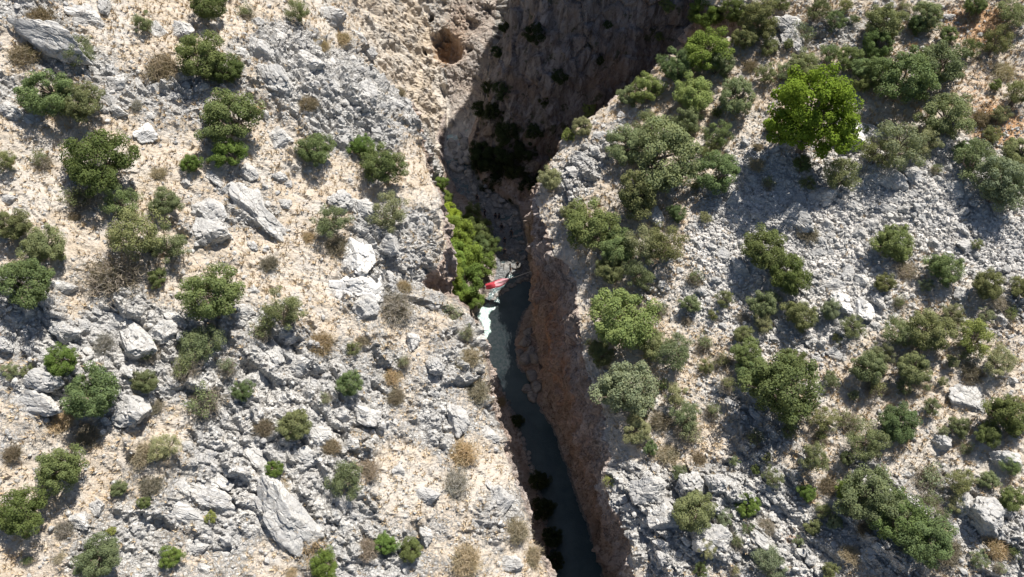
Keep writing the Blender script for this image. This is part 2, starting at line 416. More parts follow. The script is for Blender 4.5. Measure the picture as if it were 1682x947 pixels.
# fluted cliff faces
fl = fbm(np.stack([X * .5, Y * .5, Z * .10], -1), 4, 61); fl2 = fbm(np.stack([X * 1.4, Y * 1.4, Z * .4], -1), 4, 62)
disp = disp + isW * (1.0 * fl + .5 * fl2)
disp = disp + .05 * fbm(P * 3.1, 3, 70) + isB * (.26 * fbm(P * .9, 4, 71) + .05) + .16 * isB * sstep(50, 55, Y) + .12 * isB * fbm(P * 3.2, 2, 72)
P2 = P + Nn * disp[..., None]
ff = P2[..., 1] * CP - P2[..., 2] * SP; PXx = CX + F * P2[..., 0] / ff; PYy = CY - F * (P2[..., 1] * SP + P2[..., 2] * CP) / ff
farm = (Y > 66) & (X < 4) & (X > -16)
dc = ((PXx - 733) / 24) ** 2 + ((PYy - 80) / 20) ** 2
dc = dc * (1 + 1.3 * fbm(P * .5, 3, 44)) + .5 * fbm(P * .8, 3, 45)
cave = np.where(farm, np.exp(-np.abs(dc) ** 2.5), 0); P2[..., 1] += 1.6 * cave; P2[..., 2] -= 2.6 * cave
earth = np.maximum(earth, np.where(farm, .75 * np.exp(-((PXx - 738) ** 2 + (PYy - 85) ** 2) / 38 ** 2) + .5 * np.exp(-((PXx - 760) ** 2 + (PYy - 15) ** 2) / 50 ** 2), 0))
# keep the water channel open
inch = np.zeros(NC, bool); bi = np.where(part == 'B')[0]; inch[bi[36:80]] = True
P2[:, inch, 2] = np.where((Y[:, inch] < 72), np.minimum(P2[:, inch, 2], RIVER + .1), P2[:, inch, 2])
ii = np.arange(NY * NC).reshape(NY, NC)
quads = np.stack([ii[:-1, :-1], ii[:-1, 1:], ii[1:, 1:], ii[1:, :-1]], -1).reshape(-1, 4)
me = make_mesh('terrain', P2.reshape(-1, 3), quads)
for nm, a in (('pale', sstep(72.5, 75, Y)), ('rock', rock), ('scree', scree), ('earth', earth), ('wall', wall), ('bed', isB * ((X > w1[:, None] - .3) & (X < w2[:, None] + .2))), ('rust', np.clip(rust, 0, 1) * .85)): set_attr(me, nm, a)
terrain = link('terrain', me, M_TERR); terrain['kind'] = 'structure'

# --- shaded cliff beyond the ravine
cb = np.array([[16, 125], [6.5, 102], [-1.8, 88], [-4.6, 79], [-6.0, 72.6], [-3.4, 69.5], [1.2, 67], [8, 67.5], [18, 70], [34, 76], [60, 84]], float)
cl = np.concatenate([[0], np.cumsum(np.linalg.norm(np.diff(cb, axis=0), axis=1))])
us = np.linspace(0, cl[-1], 520); bx = np.interp(us, cl, cb[:, 0]); by = np.interp(us, cl, cb[:, 1])
ker = np.hanning(15); ker /= ker.sum()
bx = np.convolve(np.pad(bx, 7, 'edge'), ker, 'valid'); by = np.convolve(np.pad(by, 7, 'edge'), ker, 'valid')
vs = np.linspace(0, 1, 220); hh = 52 * vs
leanx = np.interp(us, [cl[0], cl[2], cl[4], cl[-1]], [.16, .17, .28, .30])  # unseen rear side leans less, shaped to throw shade on the upper stream
CXg = bx[None, :] + hh[:, None] * leanx[None, :]; CYg = by[None, :] + (hh * .36)[:, None]; CZg = (RIVER - 1.5 + hh)[:, None] + 0 * CXg
C = np.stack([CXg, CYg, CZg], -1)
Cn = -normals(C)
if Cn[:, 300, 1].mean() > 0: Cn = -Cn
cd = 1.5 * fbm(np.stack([C[..., 0] * .16, C[..., 1] * .16, C[..., 2] * .06], -1), 4, 80) + .8 * fbm(np.stack([C[..., 0] * .6, C[..., 1] * .6, C[..., 2] * .14], -1), 4, 81)
q = C * np.array([.5, .5, .32]); f1, f2, h_, t_ = worley(q, 85); cd = cd + (h_ * .7 + t_) * sstep(0, .15, f2 - f1) - .3
cd = cd + .2 * fbm(C * 1.6, 3, 86)
C2 = C + Cn * cd[..., None]
ii = np.arange(C2.shape[0] * C2.shape[1]).reshape(C2.shape[:2])
cme = make_mesh('cliff', C2.reshape(-1, 3), np.stack([ii[:-1, :-1], ii[:-1, 1:], ii[1:, 1:], ii[1:, :-1]], -1).reshape(-1, 4))
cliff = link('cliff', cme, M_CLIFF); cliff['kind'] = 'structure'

# --- the river
wx = np.linspace(-13, 22, 140); wy = np.linspace(-10, 81, 300)
WX, WY = np.meshgrid(wx, wy)
wz = RIVER + .02 * fbm(np.stack([WX * .8, WY * .8, WX * 0], -1), 3, 90)
ii = np.arange(WX.size).reshape(WX.shape)
wme = make_mesh('river', np.stack([WX, WY, wz], -1).reshape(-1, 3), np.stack([ii[:-1, :-1], ii[:-1, 1:], ii[1:, 1:], ii[1:, :-1]], -1).reshape(-1, 4), None, True)
foam_sunlit = np.zeros(WX.shape)
for px, py, r, s in [(752, 322, 14, .75), (765, 330, 10, .5), (798, 520, 22, .35), (805, 560, 24, .32), (750, 260, 10, .4), (750, 215, 16, .9), (745, 235, 12, .7), (800, 335, 20, .2)]:  # foam flecks, plus painted whitening of the sunlit stretches
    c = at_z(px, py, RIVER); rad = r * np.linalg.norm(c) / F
    foam_sunlit += s * np.exp(-((WX - c[0]) ** 2 + (WY - c[1]) ** 2) / rad ** 2)
set_attr(wme, 'foam_sunlit', foam_sunlit)
sunlit = np.zeros(WX.shape)
for px, py, r, s in [(797, 515, 24, 1.), (807, 555, 32, 1.), (814, 595, 26, 1.), (822, 630, 14, .6), (752, 215, 26, 1.), (742, 250, 20, .7), (755, 325, 14, .4)]:  # sunlit stretches of river, put into the colour as pale patches
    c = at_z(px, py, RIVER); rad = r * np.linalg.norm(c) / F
    sunlit += s * np.exp(-(((WX - c[0]) ** 2 + (WY - c[1]) ** 2) / rad ** 2) ** 2)
set_attr(wme, 'sunlit', np.clip(sunlit, 0, 1))
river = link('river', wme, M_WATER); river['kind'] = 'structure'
bpy.context.view_layer.update()

# ------------------------------------------------------------------ ray helpers on the built ground
def cast(o, d, objs=(terrain, cliff)):
    best = None
    for ob in objs:
        ok, loc, nor, _ = ob.ray_cast(Vector(o), Vector(d).normalized())
        if ok and (best is None or (loc - Vector(o)).length < (best[0] - Vector(o)).length): best = (loc.copy(), nor.copy())
    return best

def ground_below(p, up=30.):
    h = cast((p[0], p[1], p[2] + up), (0, 0, -1), (terrain,))
    return h[0].z if h else p[2]

def place(px, py, hfrac, rpx):
    """world foot of a thing whose middle shows at the pixel: middle stands hfrac radii above the ground"""
    d = ray(px, py); h = cast((0, 0, 0), d)
    if h is None: return None
    t = h[0].length / np.linalg.norm(d); r = rpx * h[0].length / F
    g0 = h[0].z; p = d * t
    for _ in range(6):
        g = cast((p[0], p[1], p[2] + 3.0 * r + 1), (0, 0, -1), (terrain,))
        gz = g[0].z if g else p[2]
        err = p[2] - gz - hfrac * r
        if abs(err) > 4 * r + 2: p = d * t; break
        # move along the ray towards the camera if the middle is too low
        p = p * (1 + .6 * err / abs(p[2]))
    return p, r, h[1]

# ------------------------------------------------------------------ vegetation prototypes
def tube(pts, rads, n=6):
    V, Fq = [], []
    pts = [Vector(p) for p in pts]
    for k, p in enumerate(pts):
        d = (pts[min(k + 1, len(pts) - 1)] - pts[max(k - 1, 0)]).normalized()
        a = d.orthogonal().normalized(); b = d.cross(a)
        for j in range(n):
            an = 2 * math.pi * j / n; V.append(p + (a * math.cos(an) + b * math.sin(an)) * rads[k])
    for k in range(len(pts) - 1):
        for j in range(n): Fq.append((k * n + j, k * n + (j + 1) % n, (k + 1) * n + (j + 1) % n, (k + 1) * n + j))
    return [tuple(v) for v in V], Fq

def merge_tubes(tubes):
    V, Q_ = [], []
    for v, q in tubes:
        o = len(V); V += v; Q_ += [tuple(i + o for i in f) for f in q]
    return V, Q_

def trunk_mesh(name, targets, rng, base=-.35, r0=.075, nstem=1):
    tb = []
    for s in range(nstem):
        a = rng.uniform(0, 6.28); off = np.array([math.cos(a), math.sin(a), 0]) * (.12 if nstem > 1 else 0)
        fork = np.array([rng.normal(0, .06), rng.normal(0, .06), .42]) + off * 1.5
        tb.append(tube([off + (0, 0, base), off + (rng.normal(0, .03), rng.normal(0, .03), .1), fork], [r0 * 1.25, r0, r0 * .8], 7))
        for t in targets[s::nstem]:
            t = np.array(t); m = fork * .5 + t * .5 + rng.normal(0, .05, 3)
            tb.append(tube([fork, m, t], [r0 * .6, r0 * .4, r0 * .14], 5))
    return make_mesh(name, *merge_tubes(tb))

def leaf_quads(cen, nor, size, rng, aspect=.6):
    n = len(cen); nor = nor / np.maximum(np.linalg.norm(nor, axis=1, keepdims=True), 1e-6)
    a = np.cross(nor, rng.normal(size=(n, 3))); a /= np.maximum(np.linalg.norm(a, axis=1, keepdims=True), 1e-6)
    b = np.cross(nor, a); s = size * rng.uniform(.6, 1.35, (n, 1))
    u = a * s * .5; v = b * s * .5 * aspect
    V = np.stack([cen - u, cen - v, cen + u, cen + v], 1).reshape(-1, 3)
    return V, np.arange(n * 4).reshape(n, 4)

def crown_mesh(name, rng, ncl=34, nleaf=170, rc=.30, leaf=.085, shape=(1, 1, .78), zc=.95, ragged=.25, spread=1.0, upb=.45, skip=.0):
    C_, V, n0 = [], [], 0
    lob = rng.uniform(-1, 1, 8)
    while len(C_) < ncl:
        d = rng.normal(size=3); d /= np.linalg.norm(d)
        az = math.atan2(d[1], d[0])
        m = 1 + ragged * (.6 * math.sin(az * 2 + lob[0] * 3) * lob[1] + .6 * math.sin(az * 3 + lob[2] * 3) * lob[3] + .3 * lob[4 + len(C_) % 4])
        r = rng.uniform(.25, 1) ** .5 * (1 - rc * .75) * m * spread
        p = d * r * np.array(shape); p[2] *= (1. if p[2] > 0 else .85)
        C_.append(p + (0, 0, zc))
    cen, nor, idx = [], [], []
    for k, c in enumerate(C_):
        if rng.random() < skip: continue
        rr_ = rc * rng.uniform(.65, 1.2); n = int(nleaf * rng.uniform(.7, 1.2))
        d = rng.normal(size=(n, 3)); d /= np.linalg.norm(d, axis=1, keepdims=True)
        rad = rr_ * (1 - .55 * rng.random((n, 1)) ** 2)
        cen.append(c + d * rad * np.array([1, 1, .8])); nor.append(d + np.array([0, 0, upb]) + rng.normal(0, .45, (n, 3)))
        idx.append(rng.random(n))
    cen = np.concatenate(cen); nor = np.concatenate(nor); idx = np.concatenate(idx)
    V, Q_ = leaf_quads(cen, nor, leaf, rng)
    me = make_mesh(name, V, Q_); set_attr(me, 'leaf', np.repeat(idx, 4)); me.materials.append(M_LEAF)
    return me, C_

def twig_mesh(name, rng, n=900, zc=.1, flat=.8, thick=.011):
    """a dome of dry twigs radiating from the root"""
    V, Q_, L = [], [], []
    d = rng.normal(size=(n, 3)); d[:, 2] = np.abs(d[:, 2]) * 1.1 + .12; d /= np.linalg.norm(d, axis=1, keepdims=True)
    lob = 1 + .22 * np.sin(np.arctan2(d[:, 1], d[:, 0]) * 3 + rng.uniform(0, 6)) * (1 - d[:, 2])
    L_ = rng.uniform(.3, .85, n) * lob; d[:, 2] *= flat
    root = rng.normal(0, .26, (n, 3)); root[:, 2] = zc - .25
    mid = root + d * (L_ * .5)[:, None] + rng.normal(0, .06, (n, 3)); tip = root + d * L_[:, None] + rng.normal(0, .07, (n, 3))
    tip[:, 2] += .12
    out, k = [], 0
    for a, b, w0, w1_ in ((root, mid, 1.3, 1.0), (mid, tip, 1.0, .4)):
        s = np.cross(b - a, rng.normal(size=(n, 3))); s /= np.maximum(np.linalg.norm(s, axis=1, keepdims=True), 1e-6)
        out.append(np.stack([a - s * thick * w0, a + s * thick * w0, b + s * thick * w1_, b - s * thick * w1_], 1).reshape(-1, 3))
    # side twigs
    m2 = n * 4; sel = rng.integers(0, n, m2); f = rng.uniform(.3, 1, (m2, 1)); a = mid[sel] * (1 - f) + tip[sel] * f
    b = a + rng.normal(0, .15, (m2, 3)) + d[sel] * .04
    s = np.cross(b - a, rng.normal(size=(m2, 3))); s /= np.maximum(np.linalg.norm(s, axis=1, keepdims=True), 1e-6)
    out.append(np.stack([a - s * thick, a + s * thick, b + s * thick * .5, b - s * thick * .5], 1).reshape(-1, 3))
    V = np.concatenate(out); Q_ = np.arange(len(V)).reshape(-1, 4)
    me = make_mesh(name, V, Q_); set_attr(me, 'leaf', np.repeat(rng.random(len(Q_)), 4)); me.materials.append(M_TWIG)
    return me

PROTO = {}
def proto(kind, crown, trunk, cpart='crown'): PROTO.setdefault(kind, []).append((crown, trunk, cpart))
for k in range(5):
    r = np.random.default_rng(100 + k)
    c, C_ = crown_mesh('oak_crown', r, ncl=74, nleaf=260, rc=.205, leaf=.052, zc=.82, ragged=.30, upb=.5, shape=(1, .95, .80))
    t = trunk_mesh('oak_trunk', C_[::7], r, nstem=2); t.materials.append(M_BARK); proto('oak', c, t)
for k in range(5):
    r = np.random.default_rng(200 + k)
    c, C_ = crown_mesh('olive_crown', r, ncl=62, nleaf=190, rc=.21, leaf=.048, zc=.85, ragged=.38, spread=1.05, upb=.45, shape=(1, .95, .75), skip=.12)
    t = trunk_mesh('olive_trunk', C_[::4], r, nstem=3, r0=.05); t.materials.append(M_BARK); proto('olive', c, t)
for k in range(2):
    r = np.random.default_rng(300 + k)
    c, C_ = crown_mesh('pine_crown', r, ncl=165, nleaf=200, rc=.16, leaf=.05, zc=1.12, ragged=.25, shape=(1, 1, 1.0), upb=.7)
    t = trunk_mesh('pine_trunk', C_[::9], r, nstem=1, r0=.07); t.materials.append(M_BARK); proto('pine', c, t)
for k in range(3):
    r = np.random.default_rng(400 + k)
    c, C_ = crown_mesh('plane_crown', r, ncl=50, nleaf=220, rc=.23, leaf=.065, zc=1.0, ragged=.32, upb=.6, shape=(1, 1, .9))
    t = trunk_mesh('plane_trunk', C_[::6], r, nstem=1); t.materials.append(M_BARK); proto('plane', c, t)
for k in range(3):
    r = np.random.default_rng(500 + k); proto('dry', twig_mesh('dry_twigs', r), None, 'twigs')
for k in range(2):
    r = np.random.default_rng(600 + k)
    c, C_ = crown_mesh('sparse_crown', r, ncl=26, nleaf=40, rc=.30, leaf=.09, zc=.75, ragged=.5, upb=.2, shape=(1, 1, .7))
    t = twig_mesh('sparse_twigs', r, 420, flat=1.0); proto('sparse', c, t)
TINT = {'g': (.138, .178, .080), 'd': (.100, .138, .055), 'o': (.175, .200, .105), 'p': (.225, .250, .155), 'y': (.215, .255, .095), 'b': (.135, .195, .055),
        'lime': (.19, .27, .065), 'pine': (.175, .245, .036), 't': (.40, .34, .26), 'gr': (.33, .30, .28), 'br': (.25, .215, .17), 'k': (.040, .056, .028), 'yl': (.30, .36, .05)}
TONE = {'g': 'green', 'd': 'dark green', 'o': 'olive green', 'p': 'pale grey-green', 'y': 'yellow-green', 'b': 'bright green', 'lime': 'lime green', 'pine': 'bright green',
        't': 'tan dry', 'gr': 'grey leafless', 'br': 'brown dry', 'k': 'dark shaded', 'yl': 'yellow-green'}
NAME = {'oak': 'oak_shrub', 'olive': 'olive_shrub', 'pine': 'pine_tree', 'plane': 'broadleaf_tree', 'dry': 'dry_shrub', 'sparse': 'thorn_shrub'}
ZC = {'oak': .82, 'olive': .85, 'pine': 1.12, 'plane': 1.0, 'dry': .4, 'sparse': .7}
# (pixel x, pixel y, radius in pixels, kind, tint, label or None)
PL = [
 (78, 148, 40, 'oak', 'g', 'rounded green oak at upper left, left half of a touching pair'),
 (132, 165, 33, 'oak', 'o', 'lighter green oak at upper left, right half of a touching pair'),
 (130, 80, 28, 'olive', 'o', 'sparse olive shrub beside the long dark slab at upper left'),
 (36, 82, 24, 'dry', 'br', None), (165, 262, 56, 'oak', 'd', 'large dark green oak on the left slope below the touching pair'),
 (124, 320, 24, 'sparse', 'o', None), (325, 95, 42, 'oak', 'g', 'topmost big oak of the column of trees at upper left'), (368, 110, 30, 'oak', 'd', None),
 (375, 188, 47, 'oak', 'g', 'middle oak of the column of trees at upper left'), (375, 252, 30, 'oak', 'b', 'lowest oak of the column of trees at upper left'),
 (312, 268, 17, 'oak', 'b', 'small round bright green bush alone left of the oak column'), (340, 4, 32, 'oak', 'g', 'green shrub cut by the top edge at left'),
 (488, 16, 22, 'olive', 'o', None), (520, 246, 30, 'oak', 'g', 'round single green bush left of the lobed oak near the gorge'),
 (595, 240, 25, 'oak', 'b', 'upper left lobe tree of the green pair near the gorge edge'), (628, 268, 40, 'oak', 'g', 'lobed green oak nearest the upper left gorge edge'),
 (545, 362, 32, 'olive', 'o', 'olive shrub with dry lower branches above the large white boulder'), (640, 350, 36, 'olive', 'p', 'pale thin shrub on the rocky lip of the gorge'),
 (198, 335, 32, 'olive', 'g', None), (225, 385, 48, 'olive', 'o', 'wide olive thicket above the grey leafless bush'), (272, 400, 36, 'olive', 'o', None), (272, 330, 24, 'oak', 'o', None),
 (180, 443, 40, 'dry', 'gr', 'grey leafless bush on the left slope'), (260, 456, 17, 'oak', 'g', None), (70, 400, 34, 'oak', 'o', 'flat-topped green oak just above the round oak at the left edge'),
 (18, 370, 28, 'oak', 'o', None), (42, 465, 41, 'oak', 'g', 'round dense oak at the left edge'), (345, 488, 52, 'oak', 'g', 'tallest green oak in the middle of the left slope'),
 (330, 562, 40, 'olive', 'o', 'loose olive tree right under the tallest left slope oak'), (300, 600, 24, 'sparse', 'o', None),
 (462, 512, 40, 'olive', 'o', 'feathery olive shrub left of the large white boulder'), (430, 540, 20, 'sparse', 'o', None), (575, 628, 25, 'oak', 'g', 'green bush below the large white boulder'),
 (580, 573, 15, 'olive', 'o', None), (525, 562, 24, 'dry', 't', None), (96, 590, 27, 'oak', 'b', None), (150, 643, 48, 'oak', 'g', 'dense oak over dark rocks at lower left'),
 (235, 624, 22, 'oak', 'o', None), (330, 655, 30, 'sparse', 'o', None), (400, 640, 20, 'oak', 'g', None), (370, 600, 18, 'sparse', 'p', None),
 (486, 698, 30, 'oak', 'o', 'rounded olive-green bush with a yellow edge at lower left'), (450, 768, 17, 'oak', 'b', 'small bright green bush in a rock cleft at lower left'), (452, 802, 20, 'dry', 't', None),
 (565, 785, 36, 'olive', 'o', 'thin olive shrub on the big tilted slab'), (600, 770, 22, 'dry', 'gr', None), (268, 732, 28, 'olive', 'p', None), (230, 745, 22, 'dry', 't', None), (195, 802, 14, 'oak', 'o', None),
 (236, 825, 11, 'oak', 'g', None), (98, 770, 38, 'oak', 'g', 'egg-shaped green oak near the lower left edge'), (36, 838, 37, 'oak', 'd', 'dark rounded oak in the lower left corner'),
 (156, 918, 34, 'oak', 'o', 'pale green oak at the bottom left edge'), (280, 914, 18, 'oak', 'b', None), (535, 930, 27, 'oak', 'b', 'bright green bush on the bottom edge left of the gorge'),
 (632, 893, 21, 'oak', 'b', None), (675, 903, 22, 'oak', 'g', None), (600, 900, 18, 'dry', 'gr', None), (756, 742, 27, 'dry', 't', None), (745, 790, 26, 'dry', 'gr', None), (783, 640, 22, 'dry', 't', None),
 (742, 512, 20, 'sparse', 'p', 'thin pale shrub on the rock knob under the gorge trees'), (645, 500, 32, 'dry', 'gr', 'twiggy leafless tree right of the large white boulder'),
 (262, 105, 25, 'dry', 'br', None), (6, 262, 20, 'olive', 'o', None), (820, 660, 12, 'dry', 't', None), (770, 585, 20, 'dry', 't', None), (765, 545, 16, 'sparse', 'p', None), (850, 870, 20, 'dry', 't', None),
 (873, 912, 18, 'dry', 't', None), (765, 920, 26, 'dry', 't', None), (640, 615, 18, 'dry', 't', None), (500, 880, 30, 'dry', 't', None), (345, 850, 11, 'oak', 'y', None), (183, 872, 8, 'oak', 'y', None),
 (650, 650, 16, 'dry', 'br', None), (590, 560, 14, 'dry', 'br', None), (560, 60, 16, 'dry', 't', None), (235, 35, 18, 'olive', 'o', None), (60, 25, 20, 'dry', 'br', None),
 (655, 150, 12, 'dry', 'br', None), (662, 470, 16, 'dry', 't', None), (550, 400, 20, 'dry', 'br', None), (440, 430, 16, 'dry', 'br', None), (15, 610, 14, 'olive', 'o', None), (45, 610, 12, 'olive', 'o', None),
 # right hillside
 (1338, 188, 72, 'pine', 'pine', 'bright green pine standing out at the upper right'),
 (1090, 255, 62, 'oak', 'o', 'broad grey-green oak high on the right ridge'), (1030, 235, 36, 'oak', 'o', None), (1045, 318, 44, 'oak', 'o', 'rounded oak below the broad ridge oak'), (1182, 283, 40, 'oak', 'g', 'green oak on the light rubble between ridge oak and pine'),
 (1065, 200, 28, 'olive', 'o', None), (1125, 200, 28, 'oak', 'o', None), (968, 178, 16, 'oak', 'y', 'small yellow-green bush on the ridge edge against the shaded cliff'),
 (957, 207, 20, 'oak', 'p', None), (934, 221, 13, 'oak', 'y', None), (900, 262, 22, 'oak', 'p', None), (902, 292, 24, 'oak', 'p', 'pale grey-green shrub hanging on the ridge corner over the gorge'),
 (1062, 142, 30, 'oak', 'y', 'yellow-green tree on the ridge edge above the broad oak'), (1030, 156, 18, 'oak', 'o', None), (1110, 106, 32, 'oak', 'g', None), (1165, 78, 42, 'oak', 'b', 'big fresh green tree on the upper ridge edge'),
 (1182, 103, 26, 'oak', 'o', None), (1160, 20, 30, 'oak', 'b', None), (1207, 15, 26, 'oak', 'd', None), (1246, 32, 32, 'oak', 'o', None), (1225, 60, 22, 'oak', 'o', None), (1138, 150, 36, 'oak', 'y', 'yellowish tree between the upper ridge edge and the broad oak'),
 (1210, 158, 34, 'oak', 'o', None), (1178, 218, 26, 'olive', 'g', None), (1165, 245, 18, 'olive', 'o', None), (1260, 120, 20, 'olive', 'o', None),
 (972, 372, 50, 'oak', 'g', 'dark rugged tree leaning over the gorge wall behind the overhanging block'), (1012, 405, 36, 'oak', 'g', None), (1000, 440, 28, 'oak', 'o', None), (1112, 350, 18, 'oak', 'g', 'small round bush touching the white boulder on the right slope'),
 (1060, 400, 38, 'olive', 'p', None), (1098, 400, 38, 'olive', 'o', 'sparse olive tree right of the gorge below the white boulder'), (1050, 448, 32, 'olive', 'o', None), (940, 350, 20, 'oak', 'o', None),
 (1018, 520, 64, 'oak', 'y', 'large light green oak on the right gorge rim'), (1032, 640, 60, 'oak', 'p', 'large grey-green tree under the light green rim oak'), (1070, 560, 30, 'oak', 'o', None), (985, 580, 26, 'oak', 'o', None),
 (1112, 578, 36, 'olive', 'o', None), (1045, 705, 28, 'oak', 'p', None), (1125, 680, 28, 'olive', 'o', None), (1135, 500, 18, 'oak', 'o', None), (1112, 650, 22, 'olive', 'p', None), (1133, 705, 24, 'sparse', 'p', None),
 (1258, 405, 38, 'oak', 'g', 'green oak on the pale rubble, upper half of a pair'), (1292, 448, 36, 'oak', 'd', 'darker oak on the pale rubble, lower half of a pair'),
 (1470, 398, 35, 'oak', 'g', 'bushy green tree alone in the pale rubble field'), (1557, 440, 31, 'oak', 'g', 'upright dark green bush right of the lone rubble tree'), (1625, 462, 26, 'oak', 'o', None), (1605, 400, 9, 'olive', 'o', None),
 (1386, 285, 32, 'olive', 'o', 'round olive bush under the white slab by the pine'), (1482, 240, 42, 'olive', 'p', 'wide sparse olive right of the white slab by the pine'), (1440, 252, 28, 'olive', 'o', None), (1522, 235, 27, 'olive', 'p', None),
 (1345, 15, 22, 'olive', 'o', None), (1372, 32, 18, 'olive', 'g', None), (1318, 105, 26, 'oak', 'o', None), (1290, 115, 18, 'olive', 'o', None), (1362, 85, 18, 'olive', 'g', None), (1396, 92, 22, 'oak', 'g', None), (1442, 72, 26, 'oak', 'd', None),
 (1452, 38, 30, 'oak', 'o', None), (1418, 108, 20, 'oak', 'g', None), (1525, 20, 26, 'oak', 'o', None), (1508, 42, 16, 'oak', 'g', None), (1560, 56, 14, 'oak', 'g', None), (1548, 100, 38, 'oak', 'o', 'grey-green tree on the right end of the upper right thicket'), (1492, 130, 46, 'oak', 'g', 'biggest green tree of the upper right thicket'),
 (1447, 122, 28, 'oak', 'g', None), (1420, 135, 18, 'olive', 'g', None), (1562, 185, 40, 'oak', 'o', 'rounded olive-green tree under the upper right thicket'), (1640, 68, 24, 'olive', 'o', None), (1600, 8, 18, 'oak', 'g', None), (1665, 20, 26, 'olive', 'o', None),
 (1676, 152, 24, 'olive', 'o', None), (1608, 265, 38, 'olive', 'o', None), (1650, 298, 45, 'oak', 'p', 'wide grey-green tree at the right edge under orange earth'), (1592, 245, 22, 'oak', 'g', None), (1680, 248, 24, 'oak', 'o', None),
 (1255, 498, 27, 'oak', 'o', None), (1316, 520, 28, 'oak', 'o', None), (1252, 530, 20, 'olive', 'p', None), (1228, 582, 28, 'oak', 'g', None), (1222, 548, 18, 'oak', 'o', None), (1290, 640, 66, 'oak', 'g', 'largest dense green tree on the lower right slope'),
 (1235, 610, 30, 'oak', 'g', None), (1400, 538, 22, 'olive', 'o', None), (1480, 545, 30, 'olive', 'o', None), (1525, 545, 38, 'oak', 'o', 'big olive-green tree below the two white rubble boulders'), (1565, 515, 20, 'olive', 'p', None), (1602, 553, 30, 'olive', 'y', None),
 (1645, 590, 26, 'olive', 'p', None), (1430, 602, 30, 'oak', 'o', None), (1505, 605, 28, 'oak', 'o', None), (1440, 632, 20, 'sparse', 'o', None), (1478, 692, 34, 'oak', 'g', 'fan-shaped green bush on dry grass at lower right'), (1420, 722, 36, 'olive', 'o', None),
 (1340, 752, 27, 'olive', 'o', None), (1400, 690, 20, 'sparse', 'o', None), (1575, 700, 17, 'oak', 'o', None), (1622, 712, 20, 'oak', 'g', None), (1660, 680, 34, 'oak', 'g', 'green bush with bare patches near the right edge'), (1680, 472, 18, 'oak', 'o', None),
 (1530, 668, 16, 'olive', 'o', None), (1140, 838, 38, 'oak', 'o', 'round grey-green tree on grey crags at the bottom'), (1230, 832, 21, 'oak', 'b', None), (1325, 810, 16, 'oak', 'b', None), (1268, 782, 18, 'olive', 'o', None),
 (1435, 815, 48, 'oak', 'o', 'upper left crown of the tree mass at bottom right'), (1482, 852, 48, 'oak', 'd', 'middle crown of the tree mass at bottom right'), (1526, 890, 42, 'oak', 'g', 'lower right crown of the tree mass at bottom right'), (1395, 808, 22, 'oak', 'b', None),
 (1265, 926, 32, 'olive', 'p', None), (1580, 790, 22, 'olive', 'o', None), (1530, 780, 24, 'sparse', 'p', None), (1662, 816, 20, 'oak', 'g', None), (1190, 850, 16, 'olive', 'p', None), (1560, 905, 22, 'dry', 'br', None), (1000, 790, 12, 'sparse', 'y', None), (1330, 380, 14, 'dry', 'br', None), (1100, 745, 20, 'dry', 't', None), (1090, 690, 20, 'dry', 'br', None), (1160, 560, 16, 'sparse', 'o', None),
 (1365, 620, 16, 'olive', 'o', None), (1300, 590, 26, 'oak', 'g', None), (1355, 685, 24, 'olive', 'o', None), (1240, 720, 18, 'sparse', 'o', None), (1600, 610, 16, 'dry', 'br', None), (1190, 590, 16, 'sparse', 'o', None), (1450, 580, 20, 'olive', 'p', None),
]
AUTO = []
_r = random.Random(5)
def free(px, py, r): return all((px - a[0]) ** 2 + (py - a[1]) ** 2 > (a[2] * .8 + r) ** 2 for a in PL + AUTO)
for n_, x0, x1, kinds in ((24, 5, 690, ('dry', 'dry', 'sparse', 'dry')), (90, 1060, 1678, ('sparse', 'olive', 'dry', 'olive', 'oak'))):
    c_ = 0
    while c_ < n_:
        px, py, r = _r.uniform(x0, x1), _r.uniform(5, 942), _r.uniform(9, 19)
        if (px > 1400 and 280 < py < 430) or (1160 < px < 1420 and 300 < py < 480) or not free(px, py, r): continue
        if px > 1060 and py > 780 and px < 1110: continue
        k_ = _r.choice(kinds); AUTO.append((px, py, r, k_, _r.choice(('t', 'br', 'gr')) if k_ == 'dry' else _r.choice(('o', 'p', 'o', 'g')), None)); c_ += 1
PL += AUTO
GORGE = [  # trees and shrubs down in the gorge, middle at the pixel, standing on the bank
 (740, 350, 20, 'plane', 'yl', 'yellow-green treetop at the upper end of the gorge trees'), (752, 384, 28, 'plane', 'lime', 'lime green tree below the yellow treetop in the gorge'), (732, 395, 24, 'plane', 'lime', None),
 (770, 420, 30, 'plane', 'lime', 'lime green tree in the middle of the gorge trees'), (745, 420, 26, 'plane', 'lime', None), (735, 448, 26, 'plane', 'lime', None), (792, 434, 22, 'plane', 'b', 'rounded green tree just above the red cloth'),
 (765, 458, 28, 'plane', 'b', None), (778, 488, 20, 'plane', 'b', 'lowest green tree of the gorge beside the pale water'), (745, 478, 22, 'plane', 'lime', None), (722, 470, 22, 'plane', 'b', None), (720, 430, 20, 'plane', 'lime', None),
 (790, 378, 22, 'plane', 'g', 'shaded green tree right of the lime gorge trees'), (776, 352, 17, 'plane', 'g', None), (802, 402, 18, 'plane', 'd', None), (770, 380, 20, 'plane', 'd', None), (785, 405, 20, 'plane', 'g', None), (730, 322, 14, 'plane', 'b', None), (726, 300, 12, 'plane', 'b', None), (735, 372, 20, 'plane', 'lime', None),
 (884, 790, 22, 'oak', 'k', None), (893, 835, 22, 'oak', 'k', None), (905, 880, 20, 'oak', 'k', None), (912, 920, 18, 'oak', 'k', None), (850, 690, 12, 'oak', 'k', None),
]
